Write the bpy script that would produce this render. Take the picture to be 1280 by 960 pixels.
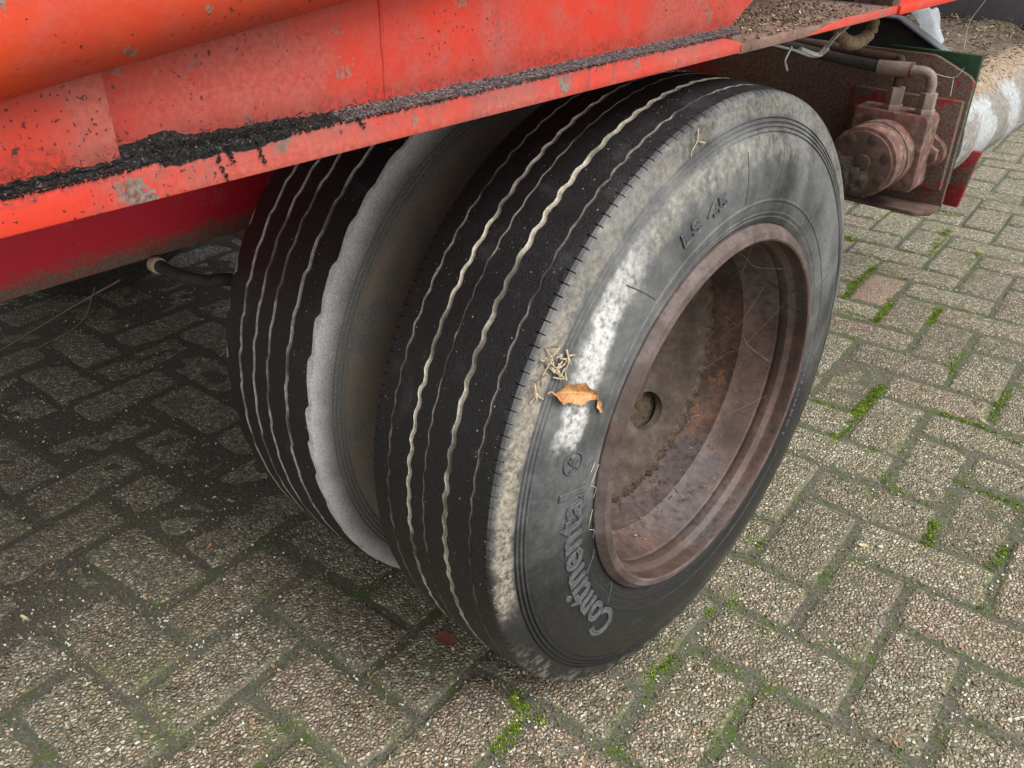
import bpy, bmesh, math, random
from mathutils import Vector, Matrix, noise
R_ = math.radians
random.seed(7)
for o in list(bpy.data.objects): bpy.data.objects.remove(o)
scn = bpy.context.scene
COL = scn.collection

# ------------------------------------------------------------ camera
CAM = Vector((0.4223, -0.8354, 0.9684)); FPX = 1065.75
RGT = Vector((0.736, 0.677, 0.005)); DWN = Vector((0.3506, -0.3749, -0.8582)); FWD = Vector((-0.5791, 0.6334, -0.5133))
cd = bpy.data.cameras.new('camera'); cam = bpy.data.objects.new('camera', cd); COL.objects.link(cam)
cam.matrix_world = Matrix(((RGT.x, -DWN.x, -FWD.x, CAM.x), (RGT.y, -DWN.y, -FWD.y, CAM.y), (RGT.z, -DWN.z, -FWD.z, CAM.z), (0, 0, 0, 1)))
cd.sensor_fit = 'HORIZONTAL'; cd.sensor_width = 36; cd.lens = 36 * FPX / 1280
cd.clip_start = 0.01; cd.clip_end = 500
scn.camera = cam
# ------------------------------------------------------------ sky, sun, exposure
SUN = Vector((0.80, 0.05, 0.95)).normalized()
w = bpy.data.worlds.new('World'); scn.world = w; w.use_nodes = True
nt = w.node_tree; bg = nt.nodes['Background']
sky = nt.nodes.new('ShaderNodeTexSky'); sky.sky_type = 'NISHITA'; sky.sun_disc = False
sky.sun_elevation = math.asin(SUN.z); sky.sun_rotation = math.atan2(SUN.x, SUN.y)
sky.air_density = 1.0; sky.dust_density = 4.0; sky.ozone_density = 1.0
hs = nt.nodes.new('ShaderNodeHueSaturation'); hs.inputs['Saturation'].default_value = 0.18     # a closed cloud deck: nearly neutral
nt.links.new(sky.outputs[0], hs.inputs['Color']); nt.links.new(hs.outputs[0], bg.inputs['Color'])
bg.inputs['Strength'].default_value = 0.15
sl = bpy.data.lights.new('sun', 'SUN'); sl.energy = 1.4; sl.angle = R_(28); sl.color = (1.0, 0.965, 0.91)
so = bpy.data.objects.new('sun', sl); COL.objects.link(so); so.rotation_euler = SUN.to_track_quat('Z', 'Y').to_euler()
so.location = (3, -1, 6)
vs = scn.view_settings; vs.view_transform = 'Standard'; vs.look = 'None'; vs.gamma = 1; vs.exposure = 0.62
scn.render.resolution_x = 1024; scn.render.resolution_y = 768

# ------------------------------------------------------------ pixel helpers (a pixel gives a direction, the plane it lies on the place)
def ray(px, py): return RGT * ((px - 640) / FPX) + DWN * ((py - 480) / FPX) + FWD
def on(px, py, axis, val):
    d = ray(px, py); return CAM + d * ((val - CAM[axis]) / d[axis])
def proj(p):
    d = Vector(p) - CAM; z = d.dot(FWD); return (640 + FPX * d.dot(RGT) / z, 480 + FPX * d.dot(DWN) / z, z)

# ------------------------------------------------------------ materials
class G:
    def __init__(s, name):
        s.m = bpy.data.materials.new(name); s.m.use_nodes = True; s.t = s.m.node_tree; s.b = s.t.nodes['Principled BSDF']
    def put(s, sock, v):
        if isinstance(v, bpy.types.NodeSocket): s.t.links.new(v, sock)
        elif isinstance(v, (tuple, list)) and len(v) == 3 and sock.type == 'RGBA': sock.default_value = (*v, 1)
        else: sock.default_value = v
    def node(s, typ, ins=None, out=0, **props):
        n = s.t.nodes.new(typ)
        for k, v in props.items(): setattr(n, k, v)
        for k, v in (ins or {}).items(): s.put(n.inputs[k], v)
        return n.outputs[out]
    def math(s, op, a, b=0.0, c=0.0): return s.node('ShaderNodeMath', {0: a, 1: b, 2: c}, operation=op)
    def mix(s, f, a, b, mode='MIX'):
        n = s.t.nodes.new('ShaderNodeMix'); n.data_type = 'RGBA'; n.blend_type = mode
        s.put(n.inputs[0], f); s.put(n.inputs[6], a); s.put(n.inputs[7], b); return n.outputs[2]
    def noise(s, vec, scale, detail=4, rough=0.55, dist=0.0): return s.node('ShaderNodeTexNoise', {'Vector': vec, 'Scale': scale, 'Detail': detail, 'Roughness': rough, 'Distortion': dist})
    def vor(s, vec, scale, feature='F1', out=0, rnd=1.0): return s.node('ShaderNodeTexVoronoi', {'Vector': vec, 'Scale': scale, 'Randomness': rnd}, out=out, feature=feature)
    def ramp(s, f, stops, interp='LINEAR'):
        n = s.t.nodes.new('ShaderNodeValToRGB'); n.color_ramp.interpolation = interp; e = n.color_ramp.elements
        while len(e) < len(stops): e.new(0.5)
        for el, (p, c) in zip(e, stops): el.position = p; el.color = (*c, 1) if isinstance(c, tuple) else (c, c, c, 1)
        s.put(n.inputs[0], f); return n.outputs[0]
    def step(s, v, lo, hi): return s.node('ShaderNodeMapRange', {0: v, 1: lo, 2: hi, 3: 0.0, 4: 1.0}, interpolation_type='SMOOTHSTEP')
    def pos(s): return s.node('ShaderNodeNewGeometry')
    def obj(s): return s.node('ShaderNodeTexCoord', out=3)
    def xyz(s, v):
        n = s.t.nodes.new('ShaderNodeSeparateXYZ'); s.put(n.inputs[0], v); return n.outputs
    def bump(s, h, strength=0.5, dist=0.002, prev=None):
        i = {'Strength': strength, 'Distance': dist, 'Height': h}
        if prev is not None: i['Normal'] = prev
        return s.node('ShaderNodeBump', i)
    def done(s, col, rough=0.7, nrm=None, metal=0.0, spec=0.4):
        s.put(s.b.inputs['Base Color'], col); s.put(s.b.inputs['Roughness'], rough); s.put(s.b.inputs['Metallic'], metal)
        s.b.inputs['Specular IOR Level'].default_value = spec
        if nrm is not None: s.put(s.b.inputs['Normal'], nrm)
        return s.m

def m_soil(name='joint_sand'):
    g = G(name); P = g.pos(); n1 = g.noise(P, 9, 5); n2 = g.noise(P, 260, 4, 0.7); n3 = g.noise(P, 38, 5, 0.65)
    x = g.xyz(P)
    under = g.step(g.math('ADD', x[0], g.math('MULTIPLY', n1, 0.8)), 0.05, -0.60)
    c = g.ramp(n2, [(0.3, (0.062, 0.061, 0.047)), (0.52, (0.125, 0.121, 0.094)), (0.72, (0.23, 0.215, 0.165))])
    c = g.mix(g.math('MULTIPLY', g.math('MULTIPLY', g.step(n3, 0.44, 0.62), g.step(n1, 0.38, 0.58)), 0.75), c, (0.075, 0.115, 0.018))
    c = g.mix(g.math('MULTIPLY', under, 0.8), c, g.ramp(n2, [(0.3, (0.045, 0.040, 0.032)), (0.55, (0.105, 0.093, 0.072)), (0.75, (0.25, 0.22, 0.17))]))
    return g.done(c, 0.95, g.bump(n2, 0.8, 0.004), spec=0.2)

def m_brick(name='washed_gravel_concrete', tone=None):
    g = G(name); P = g.pos(); L = g.obj()
    wob = g.noise(P, 90, 2)
    nv = g.node('ShaderNodeVectorMath', {0: P, 1: g.node('ShaderNodeVectorMath', {0: g.node('ShaderNodeTexNoise', {'Vector': P, 'Scale': 120.0, 'Detail': 2.0}, out=1), 'Scale': 0.004}, operation='SCALE')}, operation='ADD')
    S = 158.0
    e = g.vor(nv, S, 'DISTANCE_TO_EDGE'); col = g.vor(nv, S, 'F1', out=1); d = g.vor(nv, S, 'F1')
    e2 = g.vor(nv, S * 2.3, 'DISTANCE_TO_EDGE'); col2 = g.vor(nv, S * 2.3, 'F1', out=1)
    r = g.xyz(col)[0]; r2 = g.xyz(col)[1]
    peb = g.ramp(r, [(0.0, (0.11, 0.105, 0.08)), (0.15, (0.23, 0.20, 0.145)), (0.32, (0.38, 0.335, 0.25)), (0.52, (0.54, 0.48, 0.36)), (0.63, (0.46, 0.28, 0.18)), (0.70, (0.62, 0.57, 0.45)), (0.88, (0.74, 0.70, 0.59)), (1.0, (0.88, 0.86, 0.77))])
    peb = g.mix(0.28, peb, g.ramp(g.xyz(col2)[0], [(0.0, (0.10, 0.09, 0.075)), (0.5, (0.42, 0.36, 0.28)), (1.0, (0.78, 0.74, 0.66))]))
    small = g.ramp(g.xyz(col2)[0], [(0.0, (0.10, 0.095, 0.078)), (0.55, (0.28, 0.25, 0.195)), (1.0, (0.58, 0.54, 0.44))])
    keep = g.math('GREATER_THAN', r2, 0.24)           # some stones have broken out, finer grains between
    c = g.mix(keep, small, peb)
    gap = g.step(e, 0.15, 0.02)
    c = g.mix(g.math('MULTIPLY', gap, 0.78), c, (0.052, 0.049, 0.034))
    rnd = g.node('ShaderNodeObjectInfo', out=5)
    c = g.mix(0.85, c, g.ramp(rnd, [(0.0, (0.72, 0.70, 0.60)), (0.3, (1.0, 0.98, 0.88)), (0.55, (0.88, 0.88, 0.76)), (0.8, (1.0, 0.88, 0.80)), (1.0, (0.66, 0.65, 0.57))]), 'MULTIPLY')
    c = g.mix(g.math('MULTIPLY', g.step(g.noise(P, 5, 4, 0.6), 0.42, 0.68), 0.4), c, (0.66, 0.70, 0.50), 'MULTIPLY')     # thin algae film
    if tone: c = g.mix(0.62, c, tone)
    # silt that lies over the worn arrises and in blotches
    n1 = g.noise(P, 11, 5, 0.6); n2 = g.noise(P, 300, 3, 0.7); nb = g.noise(P, 46, 5, 0.62)
    z = g.xyz(L)[2]
    low = g.step(g.math('ADD', z, g.math('MULTIPLY', g.math('SUBTRACT', g.math('ADD', g.math('MULTIPLY', nb, 0.6), g.math('MULTIPLY', g.noise(P, 130, 3, 0.6), 0.4)), 0.5), 0.0105)), 0.0000, -0.0022)
    blot = g.math('MULTIPLY', g.step(g.math('ADD', g.math('MULTIPLY', nb, 0.5), g.math('MULTIPLY', n1, 0.5)), 0.50, 0.64), 0.75)
    cover = g.math('MAXIMUM', low, blot)
    stone = g.math('MULTIPLY', g.math('GREATER_THAN', r2, 0.66), 0.85)
    cover = g.math('MULTIPLY', cover, g.math('SUBTRACT', 1.0, stone))
    silt = g.ramp(n2, [(0.3, (0.07, 0.068, 0.052)), (0.55, (0.135, 0.13, 0.10)), (0.75, (0.24, 0.225, 0.175))])
    silt = g.mix(g.math('MULTIPLY', g.step(n1, 0.44, 0.62), 0.7), silt, (0.085, 0.115, 0.026))
    c = g.mix(cover, c, silt)
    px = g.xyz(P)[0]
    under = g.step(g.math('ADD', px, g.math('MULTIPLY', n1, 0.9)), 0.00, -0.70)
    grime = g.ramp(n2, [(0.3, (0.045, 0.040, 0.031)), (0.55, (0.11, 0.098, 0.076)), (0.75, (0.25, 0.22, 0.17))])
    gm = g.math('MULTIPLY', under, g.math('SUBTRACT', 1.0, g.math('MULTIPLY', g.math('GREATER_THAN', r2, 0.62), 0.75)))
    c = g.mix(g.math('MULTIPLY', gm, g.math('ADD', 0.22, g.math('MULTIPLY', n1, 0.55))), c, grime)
    ch = g.math('SUBTRACT', 1.0, g.math('MINIMUM', cover, 0.85))
    hgt = g.math('MULTIPLY', g.math('MULTIPLY', g.step(e, 0.0, 0.42), g.math('ADD', 0.6, g.math('MULTIPLY', r, 0.6))), ch)
    nb1 = g.bump(hgt, 1.0, 0.0040); nb2 = g.bump(n2, 0.5, 0.0015, nb1)
    return g.done(c, g.ramp(r2, [(0.0, 0.8), (1.0, 0.5)]), nb2, spec=0.35)

def m_moss():
    g = G('moss'); n = g.noise(g.pos(), 60, 3); rnd = g.vor(g.pos(), 300, out=1)
    c = g.ramp(g.xyz(rnd)[0], [(0.0, (0.08, 0.14, 0.008)), (0.5, (0.17, 0.29, 0.010)), (1.0, (0.30, 0.43, 0.03))])
    return g.done(g.mix(g.step(n, 0.45, 0.7), c, (0.06, 0.085, 0.02)), 0.8, spec=0.2)

def m_tread():
    g = G('tread_rubber'); P = g.obj(); sp = g.vor(P, 260, 'F1'); col = g.vor(P, 260, 'F1', out=1); n = g.noise(P, 24, 4); fine = g.noise(P, 420, 3, 0.7)
    speck = g.math('MULTIPLY', g.math('LESS_THAN', sp, g.math('MULTIPLY', g.xyz(col)[2], 0.24)), g.math('GREATER_THAN', g.xyz(col)[0], 0.72))
    c = g.ramp(fine, [(0.35, (0.006, 0.006, 0.0065)), (0.7, (0.017, 0.017, 0.018))])
    c = g.mix(g.math('MULTIPLY', g.step(n, 0.55, 0.8), 0.4), c, (0.075, 0.075, 0.08))
    c = g.mix(g.math('MULTIPLY', speck, 0.9), c, g.ramp(g.xyz(col)[1], [(0.0, (0.06, 0.06, 0.058)), (0.75, (0.18, 0.175, 0.165)), (1.0, (0.5, 0.48, 0.44))]))
    return g.done(c, g.math('ADD', 0.28, g.math('MULTIPLY', n, 0.42)), g.bump(n, 0.35, 0.004, g.bump(fine, 0.7, 0.0014)), spec=0.5)

def m_groove(name, a, b):
    g = G(name); P = g.obj(); n = g.noise(P, 130, 4, 0.7); n2 = g.noise(P, 14, 3)
    c = g.ramp(n, [(0.3, a), (0.62, b)]); c = g.mix(g.math('MULTIPLY', g.step(n2, 0.48, 0.62), 0.75), c, tuple(v * 0.16 for v in a))
    return g.done(c, 0.95, g.bump(n, 0.8, 0.002), spec=0.15)

def m_side():
    """sidewall rubber with the mud and chalky scuffs caked on its upper half"""
    g = G('sidewall_rubber'); P = g.obj(); x, y, z = g.xyz(P)
    rr = g.math('SQRT', g.math('ADD', g.math('MULTIPLY', y, y), g.math('MULTIPLY', z, z)))
    th = g.math('ARCTAN2', g.math('MULTIPLY', z, -1.0), g.math('MULTIPLY', y, -1.0))     # 0 at rear (-y), pi at +y; up is negative
    n1 = g.noise(P, 26, 5, 0.62); n2 = g.noise(P, 160, 4, 0.7); n3 = g.noise(P, 7, 4); fine = g.noise(P, 500, 2)
    up = lambda lo, hi: g.step(th, R_(lo), R_(hi))          # th in degrees: rear 0, top -90, front -180/180, bottom 90
    c = g.ramp(n2, [(0.3, (0.010, 0.0105, 0.011)), (0.7, (0.024, 0.025, 0.026))])
    dust_area = g.math('MULTIPLY', g.step(g.math('ADD', g.math('DIVIDE', z, rr), g.math('MULTIPLY', g.math('SUBTRACT', n1, 0.5), 0.5)), -0.45, 0.35), 0.85)
    dust = g.ramp(g.math('ADD', g.math('MULTIPLY', n1, 0.6), g.math('MULTIPLY', n2, 0.4)), [(0.36, (0.085, 0.088, 0.092)), (0.5, (0.135, 0.138, 0.138)), (0.66, (0.205, 0.204, 0.195))])
    c = g.mix(g.math('MULTIPLY', dust_area, g.step(n3, 0.25, 0.6)), c, dust)
    # beige mud on the buttress, worn through in places
    n5 = g.noise(P, 55, 4, 0.65)
    but = g.math('MULTIPLY', g.step(g.math('ADD', rr, g.math('MULTIPLY', g.math('SUBTRACT', n1, 0.5), 0.016)), 0.3575, 0.3650), g.step(g.math('ADD', th, g.math('MULTIPLY', n1, 0.25)), 0.40, 0.28))
    but = g.math('MULTIPLY', but, g.math('ADD', 0.30, g.math('MULTIPLY', g.step(th, -1.0, -0.25), 0.70)))
    edge = g.step(g.math('ADD', rr, g.math('MULTIPLY', g.math('SUBTRACT', n5, 0.5), 0.022)), 0.3850, 0.3775)
    but = g.math('MULTIPLY', but, edge)
    c = g.mix(g.math('MULTIPLY', but, g.step(g.math('ADD', g.math('MULTIPLY', n2, 0.5), g.math('MULTIPLY', n1, 0.5)), 0.32, 0.52)), c, g.ramp(n2, [(0.3, (0.11, 0.098, 0.076)), (0.48, (0.235, 0.21, 0.165)), (0.66, (0.39, 0.355, 0.285))]))
    # chalky scuff band lower down the wall, centred on a radius that drifts with the angle
    cen = g.math('ADD', 0.315, g.math('MULTIPLY', g.step(th, -0.35, -1.0), 0.016))
    dr = g.math('ABSOLUTE', g.math('SUBTRACT', g.math('ADD', rr, g.math('MULTIPLY', g.math('SUBTRACT', g.math('ADD', g.math('MULTIPLY', n1, 0.6), g.math('MULTIPLY', n5, 0.4)), 0.5), 0.034)), cen))
    strong = g.math('MULTIPLY', g.step(g.math('ADD', th, g.math('MULTIPLY', n5, 0.16)), -0.20, -0.30), g.step(g.math('ADD', th, g.math('MULTIPLY', n1, 0.3)), -0.95, -0.50))
    weak = g.math('MULTIPLY', g.math('MULTIPLY', g.step(th, -0.45, -0.9), g.step(th, -2.4, -1.5)), 0.75)
    wb = g.math('MULTIPLY', g.step(dr, 0.024, 0.008), weak)
    c = g.mix(g.math('MULTIPLY', g.math('MULTIPLY', wb, g.step(n5, 0.32, 0.62)), 0.85), c, g.ramp(n2, [(0.32, (0.13, 0.125, 0.105)), (0.55, (0.27, 0.255, 0.215)), (0.7, (0.42, 0.40, 0.345))]))
    band = g.step(dr, 0.0215, 0.0085)
    c = g.mix(g.math('MULTIPLY', g.math('MULTIPLY', band, strong), g.step(g.math('ADD', g.math('MULTIPLY', n2, 0.6), g.math('MULTIPLY', n5, 0.4)), 0.26, 0.52)), c, g.ramp(n2, [(0.32, (0.26, 0.26, 0.25)), (0.62, (0.60, 0.60, 0.585))]))
    circ = g.noise(g.node('ShaderNodeCombineXYZ', {0: g.math('MULTIPLY', th, 5.0), 1: g.math('MULTIPLY', rr, 260.0), 2: 1.0}), 1.0, 5, 0.7)
    c = g.mix(g.math('MULTIPLY', g.math('MULTIPLY', g.step(circ, 0.56, 0.74), g.step(n1, 0.42, 0.62)), 0.55), c, (0.16, 0.158, 0.15))
    bot = g.math('MULTIPLY', g.step(g.math('ADD', rr, g.math('MULTIPLY', g.math('SUBTRACT', n5, 0.5), 0.03)), 0.362, 0.376), g.step(th, 0.3, 0.6))
    c = g.mix(g.math('MULTIPLY', g.math('MULTIPLY', bot, g.step(n5, 0.46, 0.60)), 0.7), c, (0.21, 0.195, 0.165))
    # fine radial scratches
    sc = g.noise(g.node('ShaderNodeCombineXYZ', {0: g.math('MULTIPLY', th, 60.0), 1: g.math('MULTIPLY', rr, 9.0), 2: 0.0}), 3.0, 3, 0.7)
    c = g.mix(g.math('MULTIPLY', g.step(sc, 0.62, 0.75), 0.35), c, (0.17, 0.168, 0.16))
    return g.done(c, g.math('ADD', 0.36, g.math('MULTIPLY', g.math('MAXIMUM', g.math('MULTIPLY', dust_area, 0.6), g.math('MAXIMUM', but, g.math('MULTIPLY', band, strong))), 0.45)), g.bump(n2, 0.45, 0.0012), spec=0.35)

def m_dusty_side():
    g = G('dust_grey_sidewall'); P = g.obj(); x, y, z = g.xyz(P)
    rr = g.math('SQRT', g.math('ADD', g.math('MULTIPLY', y, y), g.math('MULTIPLY', z, z)))
    n1 = g.noise(P, 22, 5, 0.6); n2 = g.noise(P, 420, 4, 0.7)
    c = g.ramp(n2, [(0.3, (0.085, 0.084, 0.079)), (0.7, (0.20, 0.195, 0.18))])
    pale = g.step(g.math('ADD', rr, g.math('MULTIPLY', g.math('SUBTRACT', n1, 0.5), 0.022)), 0.355, 0.387)
    c = g.mix(pale, c, g.ramp(n2, [(0.3, (0.30, 0.30, 0.295)), (0.65, (0.58, 0.58, 0.57))]))
    brn = g.math('MULTIPLY', g.step(rr, 0.352, 0.335), g.step(n1, 0.36, 0.54))
    c = g.mix(g.math('MULTIPLY', brn, 0.6), c, (0.22, 0.165, 0.12))
    return g.done(c, 0.9, g.bump(n1, 0.6, 0.006, g.bump(n2, 0.5, 0.0015)), spec=0.2)

def m_letter():
    g = G('raised_rubber_lettering'); n = g.noise(g.obj(), 180, 4, 0.7)
    return g.done(g.ramp(n, [(0.3, (0.045, 0.048, 0.054)), (0.7, (0.125, 0.13, 0.14))]), 0.38, g.bump(n, 0.3, 0.001), spec=0.4)

def m_red(name, base, base2, dust=0.35, chips=0.5, lowdirt=None, rough=0.42, scuff=0.0):
    g = G(name); P = g.pos(); x, y, z = g.xyz(P); n1 = g.noise(P, 5.5, 5, 0.6); n2 = g.noise(P, 42, 5, 0.68); n3 = g.noise(P, 240, 3, 0.7)
    c = g.mix(g.step(n1, 0.35, 0.65), base, base2)
    # dust film
    c = g.mix(g.math('MULTIPLY', g.step(g.math('ADD', g.math('MULTIPLY', n1, 0.75), g.math('MULTIPLY', n2, 0.25)), 0.40, 0.62), dust), c, g.ramp(n3, [(0.35, (0.30, 0.085, 0.066)), (0.65, (0.47, 0.155, 0.12))]))
    c = g.mix(g.math('MULTIPLY', g.step(n2, 0.52, 0.74), dust * 0.9), c, (0.33, 0.10, 0.085))
    # dark flecks and chips, thick in some places and absent in others
    dens = g.step(g.noise(P, 9, 3, 0.6), 0.42, 0.66)
    fl = g.step(g.math('ADD', g.noise(P, 330, 2, 0.5), g.math('MULTIPLY', dens, 0.105)), 0.72, 0.76)
    c = g.mix(g.math('MULTIPLY', fl, 0.85), c, (0.045, 0.02, 0.018))
    fl2 = g.step(g.math('ADD', g.noise(P, 120, 3, 0.6), g.math('MULTIPLY', dens, 0.05)), 0.735, 0.755)
    c = g.mix(g.math('MULTIPLY', fl2, 0.85), c, (0.04, 0.022, 0.02))
    chip = g.math('MULTIPLY', g.step(g.noise(P, 30, 5, 0.62), 0.635, 0.655), chips)
    c = g.mix(chip, c, g.ramp(n3, [(0.4, (0.13, 0.055, 0.035)), (0.6, (0.24, 0.19, 0.165))]))
    sc = g.noise(g.node('ShaderNodeCombineXYZ', {0: 0.0, 1: g.math('MULTIPLY', g.math('SUBTRACT', y, g.math('MULTIPLY', z, 0.9)), 55.0), 2: g.math('MULTIPLY', g.math('ADD', z, y), 9.0)}), 1.0, 5, 0.72)
    c = g.mix(g.math('MULTIPLY', g.math('MULTIPLY', g.step(sc, 0.60, 0.68), g.step(n1, 0.50, 0.58)), scuff), c, (0.20, 0.13, 0.135))
    # streaks that run down the plate
    st = g.noise(g.node('ShaderNodeCombineXYZ', {0: g.math('MULTIPLY', x, 20.0), 1: g.math('MULTIPLY', y, 34.0), 2: g.math('MULTIPLY', z, 3.5)}), 1.0, 4, 0.7)
    c = g.mix(g.math('MULTIPLY', g.step(st, 0.56, 0.74), dust), c, (0.20, 0.065, 0.062))
    lz = g.math('ABSOLUTE', g.math('SUBTRACT', g.math('ADD', z, g.math('MULTIPLY', g.math('SUBTRACT', n2, 0.5), 0.030)), 0.8360))
    c = g.mix(g.math('MULTIPLY', g.math('MULTIPLY', g.step(lz, 0.017, 0.003), g.step(n3, 0.38, 0.62)), 0.55 if dust > 0.5 else 0.0), c, (0.055, 0.026, 0.024))
    if lowdirt:
        lo = g.step(g.math('ADD', z, g.math('MULTIPLY', g.math('SUBTRACT', n2, 0.5), lowdirt[2])), lowdirt[1], lowdirt[0])
        c = g.mix(g.math('MULTIPLY', lo, g.step(n3, 0.25, 0.5)), c, g.ramp(n3, [(0.3, (0.06, 0.04, 0.03)), (0.7, (0.20, 0.15, 0.11))]))
    return g.done(c, g.math('ADD', rough, g.math('MULTIPLY', n2, 0.3)), g.bump(n2, 0.25, 0.002, g.bump(n3, 0.15, 0.0006)), spec=0.45)

def m_rust(name, cols, scale=1.0, rough=0.85, bd=0.0016, orange=0.5):
    g = G(name); P = g.obj(); n1 = g.noise(P, 16 * scale, 5, 0.65); n2 = g.noise(P, 110 * scale, 5, 0.7); n3 = g.noise(P, 5 * scale, 3)
    c = g.ramp(n1, [(0.30, cols[0]), (0.5, cols[1]), (0.68, cols[2])])
    c = g.mix(g.math('MULTIPLY', g.step(n2, 0.56, 0.72), orange), c, (0.30, 0.12, 0.05))
    c = g.mix(g.math('MULTIPLY', g.step(n3, 0.5, 0.62), 0.5), c, cols[3])
    c = g.mix(g.math('MULTIPLY', g.step(n2, 0.46, 0.34), 0.55), c, (0.05, 0.035, 0.03))
    return g.done(c, rough, g.bump(n2, 0.6, bd), spec=0.3)

def m_rimrust():
    g = G('maroon_rust'); P = g.obj(); x, y, z = g.xyz(P); n1 = g.noise(P, 13, 5, 0.65); n2 = g.noise(P, 95, 5, 0.72); n3 = g.noise(P, 4.5, 4, 0.6); n4 = g.noise(P, 320, 2, 0.6)
    c = g.ramp(n1, [(0.30, (0.044, 0.028, 0.023)), (0.5, (0.080, 0.050, 0.042)), (0.68, (0.125, 0.084, 0.074))])
    c = g.mix(g.math('MULTIPLY', g.step(n3, 0.48, 0.60), 0.65), c, g.ramp(n2, [(0.35, (0.05, 0.046, 0.047)), (0.65, (0.13, 0.112, 0.112))]))
    deep = g.math('MULTIPLY', g.step(g.math('ADD', x, g.math('MULTIPLY', g.math('SUBTRACT', n1, 0.5), 0.06)), -0.055, -0.11), g.step(n3, 0.62, 0.42))                       # rust scale lies thickest beside the disc
    sc = g.math('MULTIPLY', g.step(g.math('ADD', n2, g.math('MULTIPLY', g.math('SUBTRACT', n1, 0.5), 0.5)), 0.49, 0.60), g.math('ADD', 0.22, g.math('MULTIPLY', deep, 0.7)))
    c = g.mix(sc, c, g.ramp(n4, [(0.35, (0.13, 0.060, 0.034)), (0.65, (0.28, 0.135, 0.075))]))
    c = g.mix(g.math('MULTIPLY', g.step(n2, 0.44, 0.33), 0.65), c, (0.032, 0.024, 0.022))
    return g.done(c, g.math('ADD', 0.42, g.math('MULTIPLY', n2, 0.4)), g.bump(n2, 0.6, 0.0012, g.bump(n4, 0.3, 0.0005)), spec=0.4)

def m_dirtyred(name, amount=0.5):
    g = G(name); P = g.pos(); x, y, z = g.xyz(P); n1 = g.noise(P, 11, 5, 0.65); n2 = g.noise(P, 70, 5, 0.72); n3 = g.noise(P, 300, 3, 0.7)
    c = g.ramp(n2, [(0.3, (0.16, 0.012, 0.014)), (0.6, (0.30, 0.018, 0.020))])
    dirt = g.step(g.math('ADD', g.math('MULTIPLY', n1, 0.65), g.math('MULTIPLY', n2, 0.35)), 0.60 - 0.24 * amount, 0.68 - 0.24 * amount)
    c = g.mix(dirt, c, g.ramp(n3, [(0.3, (0.055, 0.036, 0.027)), (0.55, (0.12, 0.082, 0.062)), (0.75, (0.22, 0.165, 0.13))]))
    c = g.mix(g.math('MULTIPLY', g.step(n2, 0.62, 0.72), 0.5), c, (0.20, 0.16, 0.13))
    return g.done(c, g.math('ADD', 0.5, g.math('MULTIPLY', dirt, 0.4)), g.bump(n3, 0.5, 0.0012, g.bump(dirt, 0.3, 0.001)), spec=0.35)

def m_plain(name, a, b, scale=60, rough=0.8, bs=0.4, bd=0.002, metal=0.0, spec=0.3):
    g = G(name); n = g.noise(g.obj(), scale, 5, 0.66); n2 = g.noise(g.obj(), scale * 5, 3, 0.7)
    c = g.ramp(g.math('ADD', g.math('MULTIPLY', n, 0.6), g.math('MULTIPLY', n2, 0.4)), [(0.33, a), (0.66, b)])
    return g.done(c, rough, g.bump(n2, bs, bd), metal, spec)

def m_leaf(name):
    g = G(name); P = g.obj(); x, y, z = g.xyz(P); n = g.noise(P, 90, 4, 0.65); n2 = g.noise(P, 400, 3, 0.7)
    vein = g.math('MAXIMUM', g.step(g.math('ABSOLUTE', y), 0.0009, 0.0003), g.math('MULTIPLY', g.step(g.math('ABSOLUTE', g.math('SUBTRACT', g.math('FRACT', g.math('MULTIPLY', g.math('ADD', x, g.math('ABSOLUTE', y)), 170.0)), 0.5)), 0.10, 0.04), 0.7))
    c = g.ramp(n, [(0.3, (0.24, 0.095, 0.035)), (0.5, (0.42, 0.195, 0.075)), (0.7, (0.56, 0.33, 0.15))])
    c = g.mix(g.math('MULTIPLY', vein, 0.6), c, (0.60, 0.40, 0.20))
    return g.done(c, 0.7, g.bump(vein, 0.4, 0.0005, g.bump(n2, 0.3, 0.0004)), spec=0.3)

def m_grain(name, stops, scale=400):
    g = G(name); v = g.xyz(g.vor(g.pos(), scale, out=1))[0]
    return g.done(g.ramp(v, stops), 0.9, spec=0.2)

def m_drum():
    g = G('flaking_white_paint'); P = g.obj(); x, y, z = g.xyz(P); n1 = g.noise(P, 9, 6, 0.68, 0.5); n2 = g.noise(P, 120, 4, 0.7)
    sw = g.noise(g.node('ShaderNodeCombineXYZ', {0: g.math('MULTIPLY', x, 14.0), 1: g.math('MULTIPLY', y, 9.0), 2: g.math('MULTIPLY', z, 14.0)}), 1.0, 6, 0.75)
    c = g.ramp(n2, [(0.3, (0.24, 0.255, 0.265)), (0.6, (0.44, 0.455, 0.46))])
    hel = g.math('SINE', g.math('ADD', g.math('MULTIPLY', y, 34.0), g.math('MULTIPLY', g.math('ARCTAN2', z, x), 1.0)))
    m = g.step(g.math('ADD', g.math('ADD', g.math('MULTIPLY', n1, 0.5), g.math('MULTIPLY', sw, 0.5)), g.math('MULTIPLY', hel, 0.085)), 0.44, 0.56)
    c = g.mix(g.math('MULTIPLY', m, 0.85), c, g.ramp(n2, [(0.3, (0.10, 0.085, 0.07)), (0.65, (0.27, 0.24, 0.20))]))
    c = g.mix(g.step(g.math('ADD', z, g.math('MULTIPLY', n1, 0.05)), 0.085, 0.105), c, g.ramp(n2, [(0.35, (0.13, 0.085, 0.05)), (0.65, (0.42, 0.34, 0.24))]))
    return g.done(c, 0.8, g.bump(m, 0.5, 0.004, g.bump(n2, 0.5, 0.002)), spec=0.3)

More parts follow.
